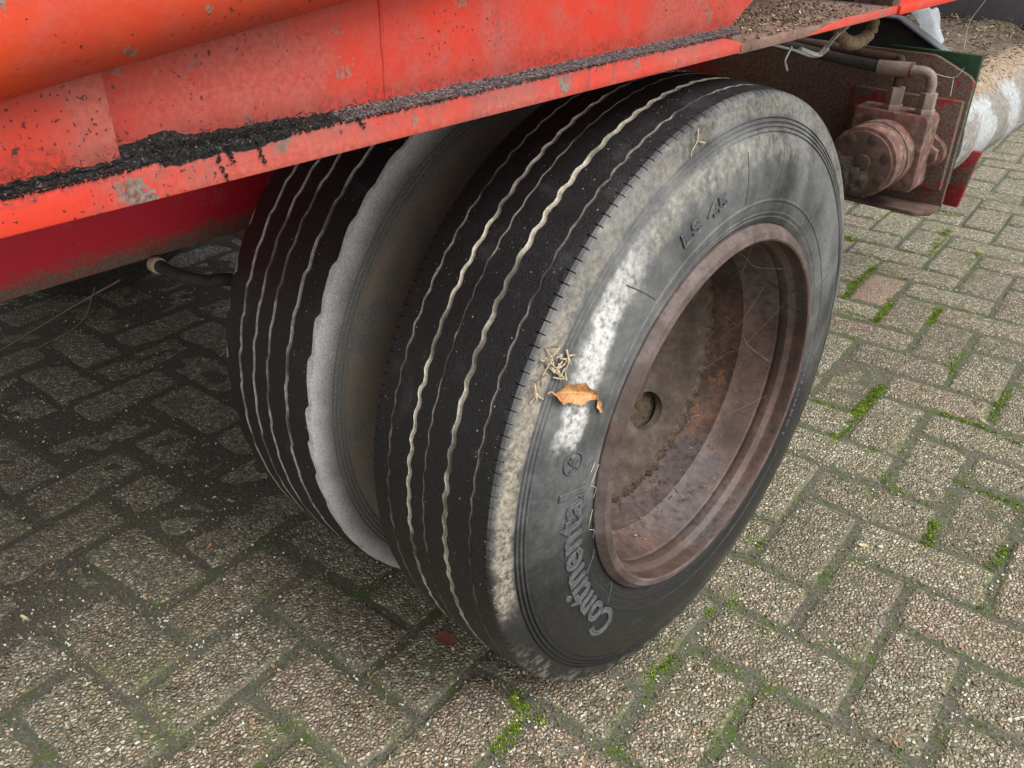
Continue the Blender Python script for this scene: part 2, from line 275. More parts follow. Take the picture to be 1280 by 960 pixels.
M = dict(
    soil=m_soil(), brick=m_brick(), redbrick=m_brick('pinkish_washed_concrete', (0.36, 0.235, 0.17)), moss=m_moss(), tread=m_tread(),
    mud=m_groove('groove_mud', (0.27, 0.245, 0.195), (0.55, 0.51, 0.43)), thinmud=m_groove('thin_groove_dust', (0.075, 0.071, 0.063), (0.22, 0.205, 0.18)), inmud=m_groove('inner_groove_dust', (0.26, 0.25, 0.225), (0.55, 0.53, 0.48)),
    side=m_side(), dside=m_dusty_side(), letter=m_letter(),
    rail=m_red('orange_red_paint', (0.60, 0.055, 0.010), (0.49, 0.032, 0.012), 0.26, 1.0),
    red=m_red('faded_red_paint', (0.60, 0.038, 0.016), (0.49, 0.029, 0.018), 0.58, 0.6, scuff=0.9),
    patch=m_red('dusty_red_paint', (0.52, 0.048, 0.028), (0.42, 0.062, 0.048), 0.8, 0.45, scuff=0.9),
    lip=m_red('red_edge_paint', (0.58, 0.038, 0.016), (0.46, 0.030, 0.019), 0.75, 1.0),
    chassis=m_red('crimson_chassis_paint', (0.58, 0.012, 0.034), (0.50, 0.012, 0.028), 0.06, 0.2, (0.545, 0.575, 0.05), 0.4),
    dullred=m_dirtyred('dirty_crimson_paint', 0.45), midred=m_dirtyred('half_buried_crimson_paint', 0.72), filthyred=m_dirtyred('mud_coated_crimson_paint', 0.95),
    rim=m_rimrust(), disc=m_rust('dusty_brown_disc', ((0.036, 0.027, 0.021), (0.074, 0.057, 0.045), (0.118, 0.094, 0.075), (0.070, 0.044, 0.034)), 1.8, 0.9, 0.0016, 0.25),
    flange=m_rust('mauve_rim_edge', ((0.052, 0.036, 0.030), (0.098, 0.073, 0.066), (0.165, 0.132, 0.126), (0.066, 0.042, 0.034)), 1.2, 0.6, 0.0012, 0.22),
    mudcake=m_plain('caked_mud', (0.040, 0.028, 0.020), (0.165, 0.122, 0.084), 70, 0.95, 0.9, 0.005),
    motor=m_rust('dusty_rust_red', ((0.055, 0.036, 0.029), (0.145, 0.088, 0.069), (0.27, 0.18, 0.145), (0.20, 0.060, 0.050)), 3.6, 0.9, 0.0028, 0.3),
    rustdark=m_rust('dark_rust', ((0.05, 0.032, 0.026), (0.10, 0.062, 0.05), (0.16, 0.10, 0.08), (0.09, 0.055, 0.045)), 1.6, 0.9, 0.0015, 0.25),
    shelf=m_rust('rusty_dirty_plate', ((0.10, 0.06, 0.048), (0.19, 0.115, 0.09), (0.26, 0.17, 0.135), (0.15, 0.10, 0.08)), 1.6, 0.9, 0.002, 0.2),
    black=m_plain('shade_black', (0.008, 0.008, 0.008), (0.03, 0.028, 0.026), 20, 0.7),  # darkness of shaded gaps, put into the colour
    dark=m_plain('dark_underside_steel', (0.016, 0.014, 0.013), (0.05, 0.042, 0.037), 12, 0.85),
    grey=m_plain('dark_grey_sheet', (0.12, 0.123, 0.13), (0.17, 0.173, 0.18), 8, 0.55, 0.15),
    bluegrey=m_plain('weathered_grey_sheet', (0.15, 0.165, 0.18), (0.30, 0.32, 0.34), 30, 0.6),
    green=m_plain('dark_green_paint', (0.010, 0.034, 0.014), (0.020, 0.052, 0.024), 30, 0.5),
    hose=m_plain('black_hose_rubber', (0.02, 0.019, 0.018), (0.06, 0.055, 0.048), 80, 0.7),
    pipe=m_plain('dusty_brown_pipe', (0.16, 0.12, 0.095), (0.30, 0.235, 0.19), 60, 0.85),
    muck=m_grain('black_muck', [(0.0, (0.006, 0.006, 0.006)), (0.8, (0.020, 0.019, 0.018)), (0.97, (0.045, 0.042, 0.04)), (1.0, (0.16, 0.13, 0.10))], 900),
    greymuck=m_grain('grey_muck', [(0.0, (0.022, 0.020, 0.021)), (0.6, (0.070, 0.062, 0.064)), (1.0, (0.19, 0.155, 0.150))], 700),
    chaff=m_grain('chaff', [(0.0, (0.05, 0.034, 0.024)), (0.5, (0.12, 0.08, 0.055)), (0.82, (0.27, 0.20, 0.13)), (1.0, (0.55, 0.46, 0.31))], 160),
    straw=m_plain('dry_straw', (0.30, 0.235, 0.15), (0.56, 0.47, 0.33), 120, 0.8),
    leaf=m_leaf('dry_orange_leaf'),
    redleaf=m_plain('red_brown_leaf', (0.13, 0.045, 0.025), (0.25, 0.085, 0.045), 160, 0.8),
    paleleaf=m_plain('pale_yellow_leaf', (0.46, 0.42, 0.20), (0.62, 0.58, 0.33), 160, 0.7),
    greasy=m_plain('greasy_caked_dirt', (0.030, 0.024, 0.019), (0.13, 0.105, 0.085), 90, 0.8, 0.9, 0.004), tan=m_plain('tan_dust', (0.13, 0.085, 0.055), (0.30, 0.21, 0.145), 70, 0.95, 0.8, 0.003),
    twine=m_plain('dusty_twine', (0.09, 0.078, 0.064), (0.20, 0.175, 0.145), 90, 0.95),
    debris=m_plain('straw_litter', (0.075, 0.055, 0.042), (0.36, 0.29, 0.215), 85, 0.95, 1.0, 0.006),
    web=m_plain('cobweb_silk', (0.40, 0.385, 0.35), (0.62, 0.60, 0.56), 200, 0.8),
    white=m_plain('crumpled_white_film', (0.34, 0.38, 0.41), (0.56, 0.60, 0.62), 40, 0.6),
    ground=m_plain('far_ground', (0.16, 0.145, 0.12), (0.30, 0.275, 0.235), 6, 0.95),
)

# ------------------------------------------------------------ mesh helpers
def link(name, me, mat=None, parent=None, loc=None, smooth=False, ang=35):
    o = bpy.data.objects.new(name, me); COL.objects.link(o)
    if mat is not None:
        for m in (mat if isinstance(mat, (list, tuple)) else [mat]): me.materials.append(m)
    if parent: o.parent = parent
    if loc is not None: o.location = loc
    if smooth:
        me.polygons.foreach_set('use_smooth', [True] * len(me.polygons)); me.set_sharp_from_angle(angle=R_(ang))
    return o
def mesh(name, v, f, slots=None):
    me = bpy.data.meshes.new(name); me.from_pydata([tuple(p) for p in v], [], f)
    if slots: me.polygons.foreach_set('material_index', slots)
    me.update(); return me
def tag(o, label=None, cat=None, group=None, kind=None):
    for k, v in (('label', label), ('category', cat), ('group', group), ('kind', kind)):
        if v: o[k] = v
    return o
def empty(name, loc, parent=None):
    o = bpy.data.objects.new(name, None); COL.objects.link(o); o.location = loc; o.empty_display_size = 0.05
    if parent: o.parent = parent
    return o
def bm_mesh(name, bm):
    me = bpy.data.meshes.new(name); bmesh.ops.recalc_face_normals(bm, faces=bm.faces); bm.to_mesh(me); bm.free(); return me
def add_box(bm, lo, hi, bev=0.0, seg=2):
    r = bmesh.ops.create_cube(bm, size=1); vv = r['verts']
    for v in vv: v.co = Vector([lo[i] + (v.co[i] + 0.5) * (hi[i] - lo[i]) for i in range(3)])
    if bev:
        ed = list({e for v in vv for e in v.link_edges}); bmesh.ops.bevel(bm, geom=ed, offset=bev, segments=seg, profile=0.5, affect='EDGES')
def box(name, lo, hi, mat, parent, bev=0.002):
    bm = bmesh.new(); add_box(bm, lo, hi, bev); return link(name, bm_mesh(name, bm), mat, parent, smooth=True)
def add_cyl(bm, c, axis, r, l, n=32, r2=None, bev=0.0):
    """cylinder from c along axis ('X','Y','Z') with length l"""
    r2 = r if r2 is None else r2
    m = {'X': Matrix.Rotation(R_(90), 4, 'Y'), 'Y': Matrix.Rotation(R_(-90), 4, 'X'), 'Z': Matrix.Identity(4)}[axis]
    d = {'X': Vector((1, 0, 0)), 'Y': Vector((0, 1, 0)), 'Z': Vector((0, 0, 1))}[axis]
    res = bmesh.ops.create_cone(bm, cap_ends=True, segments=n, radius1=r, radius2=r2, depth=l, matrix=Matrix.Translation(Vector(c) + d * l / 2) @ m)
    if bev:
        vs_ = set(res['verts']); ed = [e for e in bm.edges if e.verts[0] in vs_ and e.verts[1] in vs_ and len(e.link_faces) == 2 and any(len(f.verts) > 4 for f in e.link_faces)]
        bmesh.ops.bevel(bm, geom=ed, offset=bev, segments=2, profile=0.5, affect='EDGES')
def cyl(name, c, axis, r, l, mat, parent, n=32, r2=None, bev=0.001):
    bm = bmesh.new(); add_cyl(bm, c, axis, r, l, n, r2, bev); return link(name, bm_mesh(name, bm), mat, parent, smooth=True)
def prism(name, pts, axis, a, b, mat, parent, bev=0.0015):
    """outline in the two other axes (in x,y,z order), extruded along axis from a to b"""
    bm = bmesh.new()
    def P(p, t): q = list(p); q.insert('XYZ'.index(axis), t); return q
    v0 = [bm.verts.new(P(p, a)) for p in pts]; v1 = [bm.verts.new(P(p, b)) for p in pts]; n = len(pts)
    bm.faces.new(v0); bm.faces.new(v1[::-1])
    for i in range(n): bm.faces.new((v0[i], v0[(i + 1) % n], v1[(i + 1) % n], v1[i]))
    bmesh.ops.recalc_face_normals(bm, faces=bm.faces)
    if bev: bmesh.ops.bevel(bm, geom=bm.edges[:], offset=bev, segments=2, profile=0.5, affect='EDGES', clamp_overlap=True)
    return link(name, bm_mesh(name, bm), mat, parent, smooth=True)
def tube_geo(pts, r, n=8, v=None, f=None):
    v = [] if v is None else v; f = [] if f is None else f; b0 = len(v); pts = [Vector(p) for p in pts]
    rr = r if isinstance(r, (list, tuple)) else [r] * len(pts); up = Vector((0.31, 0.2, 0.93))
    for i, p in enumerate(pts):
        d = (pts[min(i + 1, len(pts) - 1)] - pts[max(i - 1, 0)]).normalized(); a = d.cross(up)
        if a.length < 0.05: a = d.cross(Vector((1, 0, 0)))
        a.normalize(); b = d.cross(a)
        for k in range(n): t = 2 * math.pi * k / n; v.append(p + (a * math.cos(t) + b * math.sin(t)) * rr[i])
    for i in range(len(pts) - 1):
        for k in range(n): q = b0 + i * n; f.append((q + k, q + (k + 1) % n, q + n + (k + 1) % n, q + n + k))
    f.append(tuple(b0 + k for k in range(n))[::-1]); q = b0 + (len(pts) - 1) * n; f.append(tuple(q + k for k in range(n)))
    return v, f
def spline(pts, n=8):
    P = [Vector(p) for p in pts]; P = [P[0] * 2 - P[1]] + P + [P[-1] * 2 - P[-2]]; out = []
    for i in range(1, len(P) - 2):
        for k in range(n):
            t = k / n; a, b, c, d = P[i - 1:i + 3]
            out.append(0.5 * ((2 * b) + (c - a) * t + (2 * a - 5 * b + 4 * c - d) * t * t + (3 * b - a - 3 * c + d) * t ** 3))
    return out + [P[-2]]
def tube(name, pts, r, mat, parent, n=12, sp=8):
    v, f = tube_geo(spline(pts, sp) if sp else pts, r, n); return link(name, mesh(name, v, f), mat, parent, smooth=True, ang=50)
def grain_geo(v, f, c, s, flat=1.0, rng=random):
    """one irregular eight-sided grain"""
    b = len(v); d = [Vector((1, 0, 0)), Vector((0, 1, 0)), Vector((-1, 0, 0)), Vector((0, -1, 0)), Vector((0, 0, flat)), Vector((0, 0, -flat))]
    q = Matrix.Rotation(rng.uniform(0, 6.28), 3, Vector((rng.uniform(-1, 1), rng.uniform(-1, 1), rng.uniform(0.2, 1))).normalized())
    for p in d: v.append(Vector(c) + (q @ p) * s * rng.uniform(0.6, 1.25))
    for t in ((0, 1, 4), (1, 2, 4), (2, 3, 4), (3, 0, 4), (1, 0, 5), (2, 1, 5), (3, 2, 5), (0, 3, 5)): f.append(tuple(b + i for i in t))
def flake_geo(v, f, c, L, W, yaw, tilt=0.3, T=0.0006, rng=random):
    """one straw flake: a thin bar"""
    b = len(v); q = Matrix.Rotation(yaw, 3, 'Z') @ Matrix.Rotation(rng.uniform(-tilt, tilt), 3, 'Y') @ Matrix.Rotation(rng.uniform(-tilt, tilt), 3, 'X')
    for x in (-1, 1):
        for y in (-1, 1):
            for z in (-1, 1): v.append(Vector(c) + q @ Vector((x * L / 2, y * W / 2, z * T / 2)))
    for t in ((0, 1, 3, 2), (4, 6, 7, 5), (0, 4, 5, 1), (2, 3, 7, 6), (0, 2, 6, 4), (1, 5, 7, 3)): f.append(tuple(b + i for i in t))

# ------------------------------------------------------------ the ground: herringbone pavers
CELL = 0.1115; G0 = Vector((-0.3276, 1.3012, 0)); GU = Vector((0.9957, 0.0927, 0)); GV = Vector((-0.0927, 0.9957, 0)); GYAW = math.atan2(GU.y, GU.x)
ground = link('ground', mesh('ground', [(-120, -120, -0.03), (120, -120, -0.03), (120, 120, -0.03), (-120, 120, -0.03)], [(0, 1, 2, 3)]), M['ground'])
tag(ground, 'open ground beyond the paved yard', 'ground', kind='structure')

def soil_z(x, y):
    p = Vector((x, y, 0)); t = min(1.0, max(0.0, (-0.55 - x + 0.25 * noise.noise(p * 2.3)) / 0.5)); return t * (0.0016 + 0.0022 * noise.noise(p * 14 + Vector((7, 0, 0)))) + -0.0026 + 0.0017 * noise.noise(p * 34) + 0.0016 * noise.noise(p * 9) + 0.0008 * noise.noise(p * 110)
def grid_sheet(name, x0, x1, y0, y1, st, zf):
    nx = int((x1 - x0) / st) + 1; ny = int((y1 - y0) / st) + 1
    v = [(x0 + i * st, y0 + j * st, zf(x0 + i * st, y0 + j * st)) for j in range(ny) for i in range(nx)]
    f = [(j * nx + i, j * nx + i + 1, (j + 1) * nx + i + 1, (j + 1) * nx + i) for j in range(ny - 1) for i in range(nx - 1)]
    return mesh(name, v, f), (x0 + (nx - 1) * st, y0 + (ny - 1) * st)
pav_me, _ = grid_sheet('pavement', -2.1, 0.75, -1.0, 1.6, 0.0085, soil_z)
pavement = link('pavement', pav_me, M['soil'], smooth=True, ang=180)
tag(pavement, 'herringbone paving of washed gravel concrete pavers with mossy joints', 'pavement', kind='structure')
far = mesh('joint_bed', [(-4, -2.5, -0.006), (3, -2.5, -0.006), (3, 8, -0.006), (-4, 8, -0.006)], [(0, 1, 2, 3)])
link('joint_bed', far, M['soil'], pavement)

def brick_mesh(seed, hx, hy):
    """half sizes hx, hy; worn, rounded arrises"""
    r = random.Random(seed); v = []; f = []
    rings = ((0.0, -0.045, 0.004), (0.0, -0.0075, 0.006), (0.0040, -0.0028, 0.009), (0.0095, -0.0008, 0.012), (0.018, 0.0, 0.013))
    for ins, z, c in rings:
        a, b = hx - ins, hy - ins
        for sx, sy, first in ((1, 1, 1), (-1, 1, 0), (-1, -1, 1), (1, -1, 0)):
            p = [(sx * a, sy * (b - c)), (sx * (a - c * 0.3), sy * (b - c * 0.3)), (sx * (a - c), sy * b)]
            if not first: p = p[::-1]
            for q in p: v.append((q[0] + r.uniform(-1, 1) * 0.0016, q[1] + r.uniform(-1, 1) * 0.0016, z + (r.uniform(-1, 1) * 0.0006 if z > -0.02 else 0)))
    n = 12
    for k in range(len(rings) - 1):
        for i in range(n): f.append((k * n + i, k * n + (i + 1) % n, (k + 1) * n + (i + 1) % n, (k + 1) * n + i))
    f.append(tuple(range((len(rings) - 1) * n, len(rings) * n)))
    me = mesh('brick', v, f); me.polygons.foreach_set('use_smooth', [True] * len(me.polygons)); return me
rb = random.Random(3); spots = []
for a in range(-40, 30):
    for b in range(-30, 60):
        s = (a + b) % 4
        if s == 2: cu, cv, hor = a + 1.0, b + 0.5, True
        elif s == 0: cu, cv, hor = a + 0.5, b + 1.0, False
        else: continue
        p = G0 + GU * (cu * CELL) + GV * (cv * CELL)
        if not (-3.0 < p.x < 1.3 and -1.5 < p.y < 6.5): continue
        q = proj(p); vis = 0
        if q[2] > 0.1 and -140 < q[0] < 1420 and -60 < q[1] < 1120 and not (q[1] < 150 and q[0] < 1100):
            vis = 1 / q[2] ** 2
            if q[0] < 900 and q[1] < 330: vis = 0           # behind the chassis and the tyres
        spots.append((vis, p, hor, (a, b)))
spots.sort(key=lambda t: -t[0])
variants = [brick_mesh(100 + i, CELL - 0.003, CELL / 2 - 0.003) for i in range(6)]
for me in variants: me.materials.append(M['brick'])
redvar = brick_mesh(300, CELL - 0.003, CELL / 2 - 0.003); redvar.materials.append(M['redbrick'])
fv, ff = [], []
for i, (vis, p, hor, ab) in enumerate(spots):
    yaw = GYAW + (0 if hor else R_(90)) + rb.gauss(0, R_(0.7)); z = rb.gauss(0, 0.0009)
    mt = Matrix.Translation((p.x + rb.gauss(0, 0.0012), p.y + rb.gauss(0, 0.0012), z)) @ Matrix.Rotation(yaw, 4, 'Z') @ Matrix.Rotation(rb.gauss(0, 0.006), 4, 'X') @ Matrix.Rotation(rb.gauss(0, 0.005), 4, 'Y')
    if i < 300 and vis > 0:
        red = ab in ((0, 0), (6, -6))
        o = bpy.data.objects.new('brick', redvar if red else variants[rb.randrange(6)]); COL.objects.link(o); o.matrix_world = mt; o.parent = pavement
    else:
        me = variants[0]; b0 = len(fv); fv += [mt @ v.co for v in me.vertices]; ff += [tuple(b0 + k for k in pl.vertices) for pl in me.polygons]
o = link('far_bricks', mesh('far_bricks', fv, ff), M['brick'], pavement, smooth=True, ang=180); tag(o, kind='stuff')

# ------------------------------------------------------------ moss in the joints
rm = random.Random(11)
streaks = [  # pixel polylines of the green joints, all on the ground; width, density
    ([(1060, 362), (1077, 346), (1092, 333)], .011, 1.0), ([(1092, 334), (1118, 342), (1134, 349)], .007, .6), ([(1046, 386), (1070, 393), (1098, 402)], .008, .6),
    ([(1096, 402), (1106, 388), (1116, 376)], .011, .8), ([(1163, 406), (1174, 385)], .012, .9), ([(1056, 372), (1064, 364)], .010, .9), ([(1060, 292), (1062, 302)], .012, .8),
    ([(1117, 293), (1135, 272)], .012, .6), ([(1160, 318), (1186, 287)], .012, .6), ([(1208, 330), (1222, 316)], .012, .5), ([(1140, 262), (1180, 268), (1200, 270)], .012, .5), ([(1210, 255), (1200, 266)], .014, .5),
    ([(998, 533), (1018, 541), (1040, 548)], .008, .9), ([(1040, 553), (1062, 525), (1082, 505), (1106, 482)], .012, 1.0), ([(1018, 502), (1040, 509), (1066, 521)], .008, 1.0),
    ([(1175, 517), (1220, 530), (1250, 545), (1282, 556)], .009, .7), ([(1238, 525), (1260, 488)], .012, .4), ([(1156, 683), (1163, 665), (1169, 650)], .011, .9), ([(1190, 597), (1218, 612), (1250, 622), (1282, 636)], .008, .5),
    ([(1238, 712), (1250, 690), (1262, 682)], .012, .5), ([(1090, 592), (1110, 606), (1130, 618)], .008, .4), ([(1180, 560), (1206, 596)], .009, .2), ([(655, 893), (640, 868), (648, 905), (615, 938)], .013, .9), ([(672, 895), (680, 905)], .010, .7),
    ([(800, 848), (822, 838), (842, 818)], .010, .8), ([(936, 672), (952, 682)], .012, .8), ([(880, 770), (888, 760)], .010, .5), ([(952, 785), (966, 796)], .010, .6), ([(925, 745), (905, 760)], .012, .3), ([(1016, 650), (1036, 655)], .012, .35),
    ([(885, 925), (897, 912)], .010, .4), ([(778, 945), (790, 935)], .010, .5), ([(1070, 712), (1082, 714)], .008, .7), ([(1100, 725), (1116, 733)], .008, .5), ([(1020, 720), (1036, 712)], .010, .5), ([(490, 858), (512, 838)], .012, .3), ([(940, 640), (920, 668)], .012, .35),
    ([(1000, 578), (1020, 580)], .008, .5), ([(1195, 440), (1190, 468)], .012, .3), ([(1110, 540), (1090, 560), (1105, 595)], .008, .25), ([(350, 905), (362, 915)], .012, .2)]
mv, mf = [], []
def blade(p, L, wdt, rng):
    yaw = rng.uniform(0, 6.28); lean = rng.uniform(0.1, 1.0); d = Vector((math.cos(yaw) * lean, math.sin(yaw) * lean, 1)).normalized(); s = Vector((-math.sin(yaw), math.cos(yaw), 0)) * wdt
    b = len(mv); mv.extend([p - s, p + s, p + d * L * 0.6 + s * 0.8, p + d * L * 0.6 - s * 0.8, p + d * L]); mf.extend([(b, b + 1, b + 2, b + 3), (b + 3, b + 2, b + 4)])
for pl, wd, den in streaks:
    P = [on(x, y, 2, 0) for x, y in pl]
    for a, b in zip(P, P[1:]):
        L = (b - a).length; side = Vector((-(b - a).y, (b - a).x, 0)).normalized()
        for k in range(int(L * wd * 1.9e6 * den * 0.85)):
            c = a.lerp(b, rm.random()) + side * rm.gauss(0, wd * 0.55) + Vector((rm.gauss(0, .002), rm.gauss(0, .002), 0))
            if noise.noise(c * 75) + 0.7 * noise.noise(c * 190) < -0.15 - 0.15 * den + rm.uniform(-0.25, 0.25): continue
            c.z = soil_z(c.x, c.y) - 0.0005 + max(0, 0.0024 * noise.noise(c * 120))
            c.z += 0.0012; blade(c, rm.uniform(0.0014, 0.0042), rm.uniform(0.00035, 0.00075), rm)
# thin moss sprinkled along many other joints on the open side
for k in range(240000):
    c = Vector((rm.uniform(-0.5, 0.7), rm.uniform(-0.6, 1.6), 0))
    if noise.noise(c * 6 + Vector((3, 1, 0))) + 0.5 * noise.noise(c * 40) < -0.06 + rm.uniform(-0.12, 0.12): continue
    d = c - G0; fu = (d.dot(GU) / CELL) % 1; fvv = (d.dot(GV) / CELL) % 1
    if min(fu, 1 - fu, fvv, 1 - fvv) > 0.09: continue
    c.z = soil_z(c.x, c.y) - 0.0004; blade(c, rm.uniform(0.0012, 0.0032), 0.0005, rm)
moss = link('moss', mesh('moss', mv, mf), M['moss']); tag(moss, 'bright green moss growing in the joints between the pavers', 'moss', kind='stuff')

# ------------------------------------------------------------ loose grit on and between the pavers
rg = random.Random(5); gv, gf = [], []
for k in range(30000):
    c = on(rg.uniform(-20, 1300), rg.uniform(330, 980), 2, 0.0)
    if noise.noise(c * 7) + rg.uniform(-0.5, 0.5) < -0.15: continue
    if abs(c.x + 0.1) < 0.12 and abs(c.y) < 0.09: continue
    s = rg.choice((0.0007, 0.0009, 0.0012, 0.0015, 0.0020, 0.0026)); c.z = max(0.0002, soil_z(c.x, c.y)) + s * 0.2; grain_geo(gv, gf, c, s, 0.7, rg)
grit = link('grit', mesh('grit', gv, gf), m_grain('loose_grit', [(0.0, (0.07, 0.06, 0.05)), (0.35, (0.22, 0.18, 0.13)), (0.6, (0.42, 0.35, 0.25)), (0.8, (0.46, 0.25, 0.15)), (0.85, (0.66, 0.61, 0.50)), (1.0, (0.80, 0.77, 0.70))], 90))
tag(grit, 'loose pale grit and gravel grains scattered over the pavers', 'grit', kind='stuff')

# ------------------------------------------------------------ the trailer
trailer = empty('farm_trailer', (-1.1, 0, 0)); TX = Vector((1.1, 0, 0))
tag(trailer, 'red farm trailer with twin rusty dual wheels, side beam and hydraulic roller drive', 'trailer')
def part(o, label=None):
    if label: o['label'] = label
    return o
class T0:                                                            # children are written in world coordinates
    pass
def adopt(o, parent=trailer):
    o.parent = parent; o.matrix_parent_inverse = parent.matrix_world.inverted(); return o
bpy.context.view_layer.update()
HUB = 0.388; XC = -0.106

# --- tyre
SIDE = [(-0.014, 0.231), (-0.004, 0.2395), (0.0005, 0.2445), (0.0035, 0.250), (0.0030, 0.2515), (0.0050, 0.2555), (0.0044, 0.257), (0.0058, 0.262), (0.0062, 0.268), (0.0074, 0.2695), (0.0074, 0.2710), (0.0064, 0.2725), (0.0070, 0.285), (0.0062, 0.299), (0.0035, 0.314), (0.0, 0.327), (-0.0040, 0.3395)]
for k in range(4):
    r0 = 0.343 + k * 0.0048; x0 = -0.0052 - 0.30 * (r0 - 0.343)
    SIDE += [(x0 - 0.0012, r0), (x0 - 0.0012, r0 + 0.0012), (x0 + 0.0003, r0 + 0.0018), (x0 + 0.0003 - 0.0006, r0 + 0.0040)]
SIDE += [(-0.0108, 0.3645), (-0.0128, 0.3725), (-0.0148, 0.3790), (-0.0166, 0.3826)]
def side_x(r):
    for (xa, ra), (xb, rb2) in zip(SIDE, SIDE[1:]):
        if ra <= r <= rb2: return xa + (xb - xa) * (r - ra) / max(1e-6, rb2 - ra)
    return 0.0
def tri(t): t %= 1.0; return 4 * abs(t - 0.5) - 1
def saw(t):
    t %= 1.0
    return (t / 0.8 - 0.5) * 2 if t < 0.8 else (1 - (t - 0.8) / 0.2 * 2)
def tyre_mesh(name, grooves, kind, N, serr):
    crown = lambda x: 0.3908 - 0.72 * (x - XC) ** 2
    prof = [(x, r, 0, 0) for x, r in SIDE]                 # x, r, wobble amplitude, flag
    slots = [2] * (len(prof) - 1)
    sh = [(-0.0182, 0.3844, 0, 1), (-0.0220, 0.3855, 0, 1), (-0.0265, 0.3862, 0, 0)]
    prof += sh; slots += [2, 2, 0]
    for x, wd, dep, amp, sl in grooves:
        e = crown(x)
        prof += [(x + wd / 2 + 0.0009, e, amp, 2), (x + wd / 2, e - dep, amp, 2), (x - wd / 2, e - dep, amp, 2), (x - wd / 2 - 0.0009, e, amp, 2)]
        slots += [0, 0, sl, sl]
    prof += [(2 * XC - x, r, w_, fl) for x, r, w_, fl in sh[::-1]] + [(2 * XC - x, r, 0, 0) for x, r in SIDE[::-1]]
    slots += [0, 0, 0] + [2] * (len(SIDE))
    slots = slots[:len(prof) - 1]
    v, f, ms = [], [], []; n = len(prof)
    per = 96 if kind == 'wave' else 55
    rn = random.Random(len(name))
    for i in range(N):
        t = (i // 4 + (0.0, 0.055, 0.5, 0.945)[i % 4]) / (N / 4); a = 2 * math.pi * t; ca, sa = math.cos(a), math.sin(a)
        for k, (x, r, w_, fl) in enumerate(prof):
            if w_:
                ph = 0.37 * ((k - len(SIDE) - 3) // 4); u = t * per + ph
                wv = max(-0.8, min(0.8, 1.5 * tri(u))) if kind == 'wave' else saw(u)
                gi = (k - len(SIDE) - 3) // 4; x += w_ * wv * (0.8 + 0.5 * noise.noise(Vector((ca * 7, sa * 7, gi * 5)))) + 0.0009 * noise.noise(Vector((ca * 45, sa * 45, gi * 3))) + 0.0006 * noise.noise(Vector((ca * 60, sa * 60, k * 2.7)))
            if fl == 1:
                if kind == 'wave' and i % 4 == 0: r -= 0.0042; x -= 0.0010
                if serr: q_ = saw(t * 46 + 0.35 * noise.noise(Vector((ca * 4, sa * 4, 0)))) * (0.55 + 0.6 * noise.noise(Vector((ca * 9, sa * 9, 3)))); x += 0.0058 * q_ + 0.0010 * noise.noise(Vector((ca * 80, sa * 80, 1))); r -= 0.0010 * abs(q_)
            y, z = r * ca, r * sa
            if z < -(HUB - 0.001): z = -(HUB - 0.001)
            v.append((x, y, z))
        for k in range(n - 1):
            j = (i + 1) % N; f.append((i * n + k, j * n + k, j * n + k + 1, i * n + k + 1)); ms.append(slots[k])
    return mesh(name, v, f, ms)
GO = [(-0.042, .0015, .0026, .0017, 3), (-0.076, .0045, .0020, .0019, 1), (-0.107, .0007, .0020, .0016, 3), (-0.130, .0036, .0020, .0019, 1), (-0.164, .0017, .0024, .0019, 3)]
GI = [(XC + .050, .0040, .0020, .0022, 3), (XC + .014, .0030, .0020, .0022, 3), (XC - .015, .0030, .0020, .0022, 3), (XC - .047, .0030, .0020, .0022, 3)]
ty_out = tyre_mesh('tyre', GO, 'wave', 768, False); ty_in = tyre_mesh('tyre', GI, 'saw', 704, True)
for me, sd, md in ((ty_out, 'side', 'mud'), (ty_in, 'dside', 'thinmud')):
    for m in (M['tread'], M[md], M[sd], M['thinmud' if sd == 'side' else 'inmud']): me.materials.append(m)
    me.polygons.foreach_set('use_smooth', [True] * len(me.polygons)); me.set_sharp_from_angle(angle=R_(32))

# --- rim: barrel with curled flanges, dished disc with hand holes, mud caked in the gutter
def revolve(prof, N, closed=False, jit=None):
    v, f = [], []; n = len(prof)
    for i in range(N):
        a = 2 * math.pi * i / N
        for k, (x, r) in enumerate(prof):
            if jit: x, r = jit(k, a, x, r)
            v.append((x, r * math.cos(a), r * math.sin(a)))
        j = (i + 1) % N
        for k in range(n if closed else n - 1): f.append((i * n + k, j * n + k, j * n + (k + 1) % n, i * n + (k + 1) % n))
    return v, f
BAR = [(-0.012, 0.2400), (-0.003, 0.2418), (0.0015, 0.2416), (0.0028, 0.2405), (0.0100, 0.2338), (0.0116, 0.2262), (0.0104, 0.2240), (0.0050, 0.2230), (-0.0020, 0.2244), (-0.0075, 0.2238), (-0.0110, 0.2200), (-0.0150, 0.2175), (-0.0215, 0.2170), (-0.0260, 0.2178), (-0.0285, 0.2192), (-0.0310, 0.2165), (-0.056, 0.2090), (-0.068, 0.2035), (-0.0735, 0.1998), (-0.080, 0.2005), (-0.112, 0.1955), (-0.124, 0.1935),
       (-0.160, 0.194), (-0.185, 0.206), (-0.204, 0.218), (-0.212, 0.228), (-0.2145, 0.2395), (-0.210, 0.242), (-0.203, 0.236), (-0.190, 0.222), (-0.165, 0.202), (-0.060, 0.2150), (-0.030, 0.2230), (-0.014, 0.2270)]
v, f = revolve(BAR, 144, True); bar_me = mesh('rim', v, f); sl = []
for i in range(144):
    for k in range(len(BAR)): sl.append(1 if 0 <= k <= 5 else 0)
bar_me.polygons.foreach_set('material_index', sl)
for m in (M['rim'], M['flange']): bar_me.materials.append(m)
bar_me.polygons.foreach_set('use_smooth', [True] * len(bar_me.polygons)); bar_me.set_sharp_from_angle(angle=R_(24))
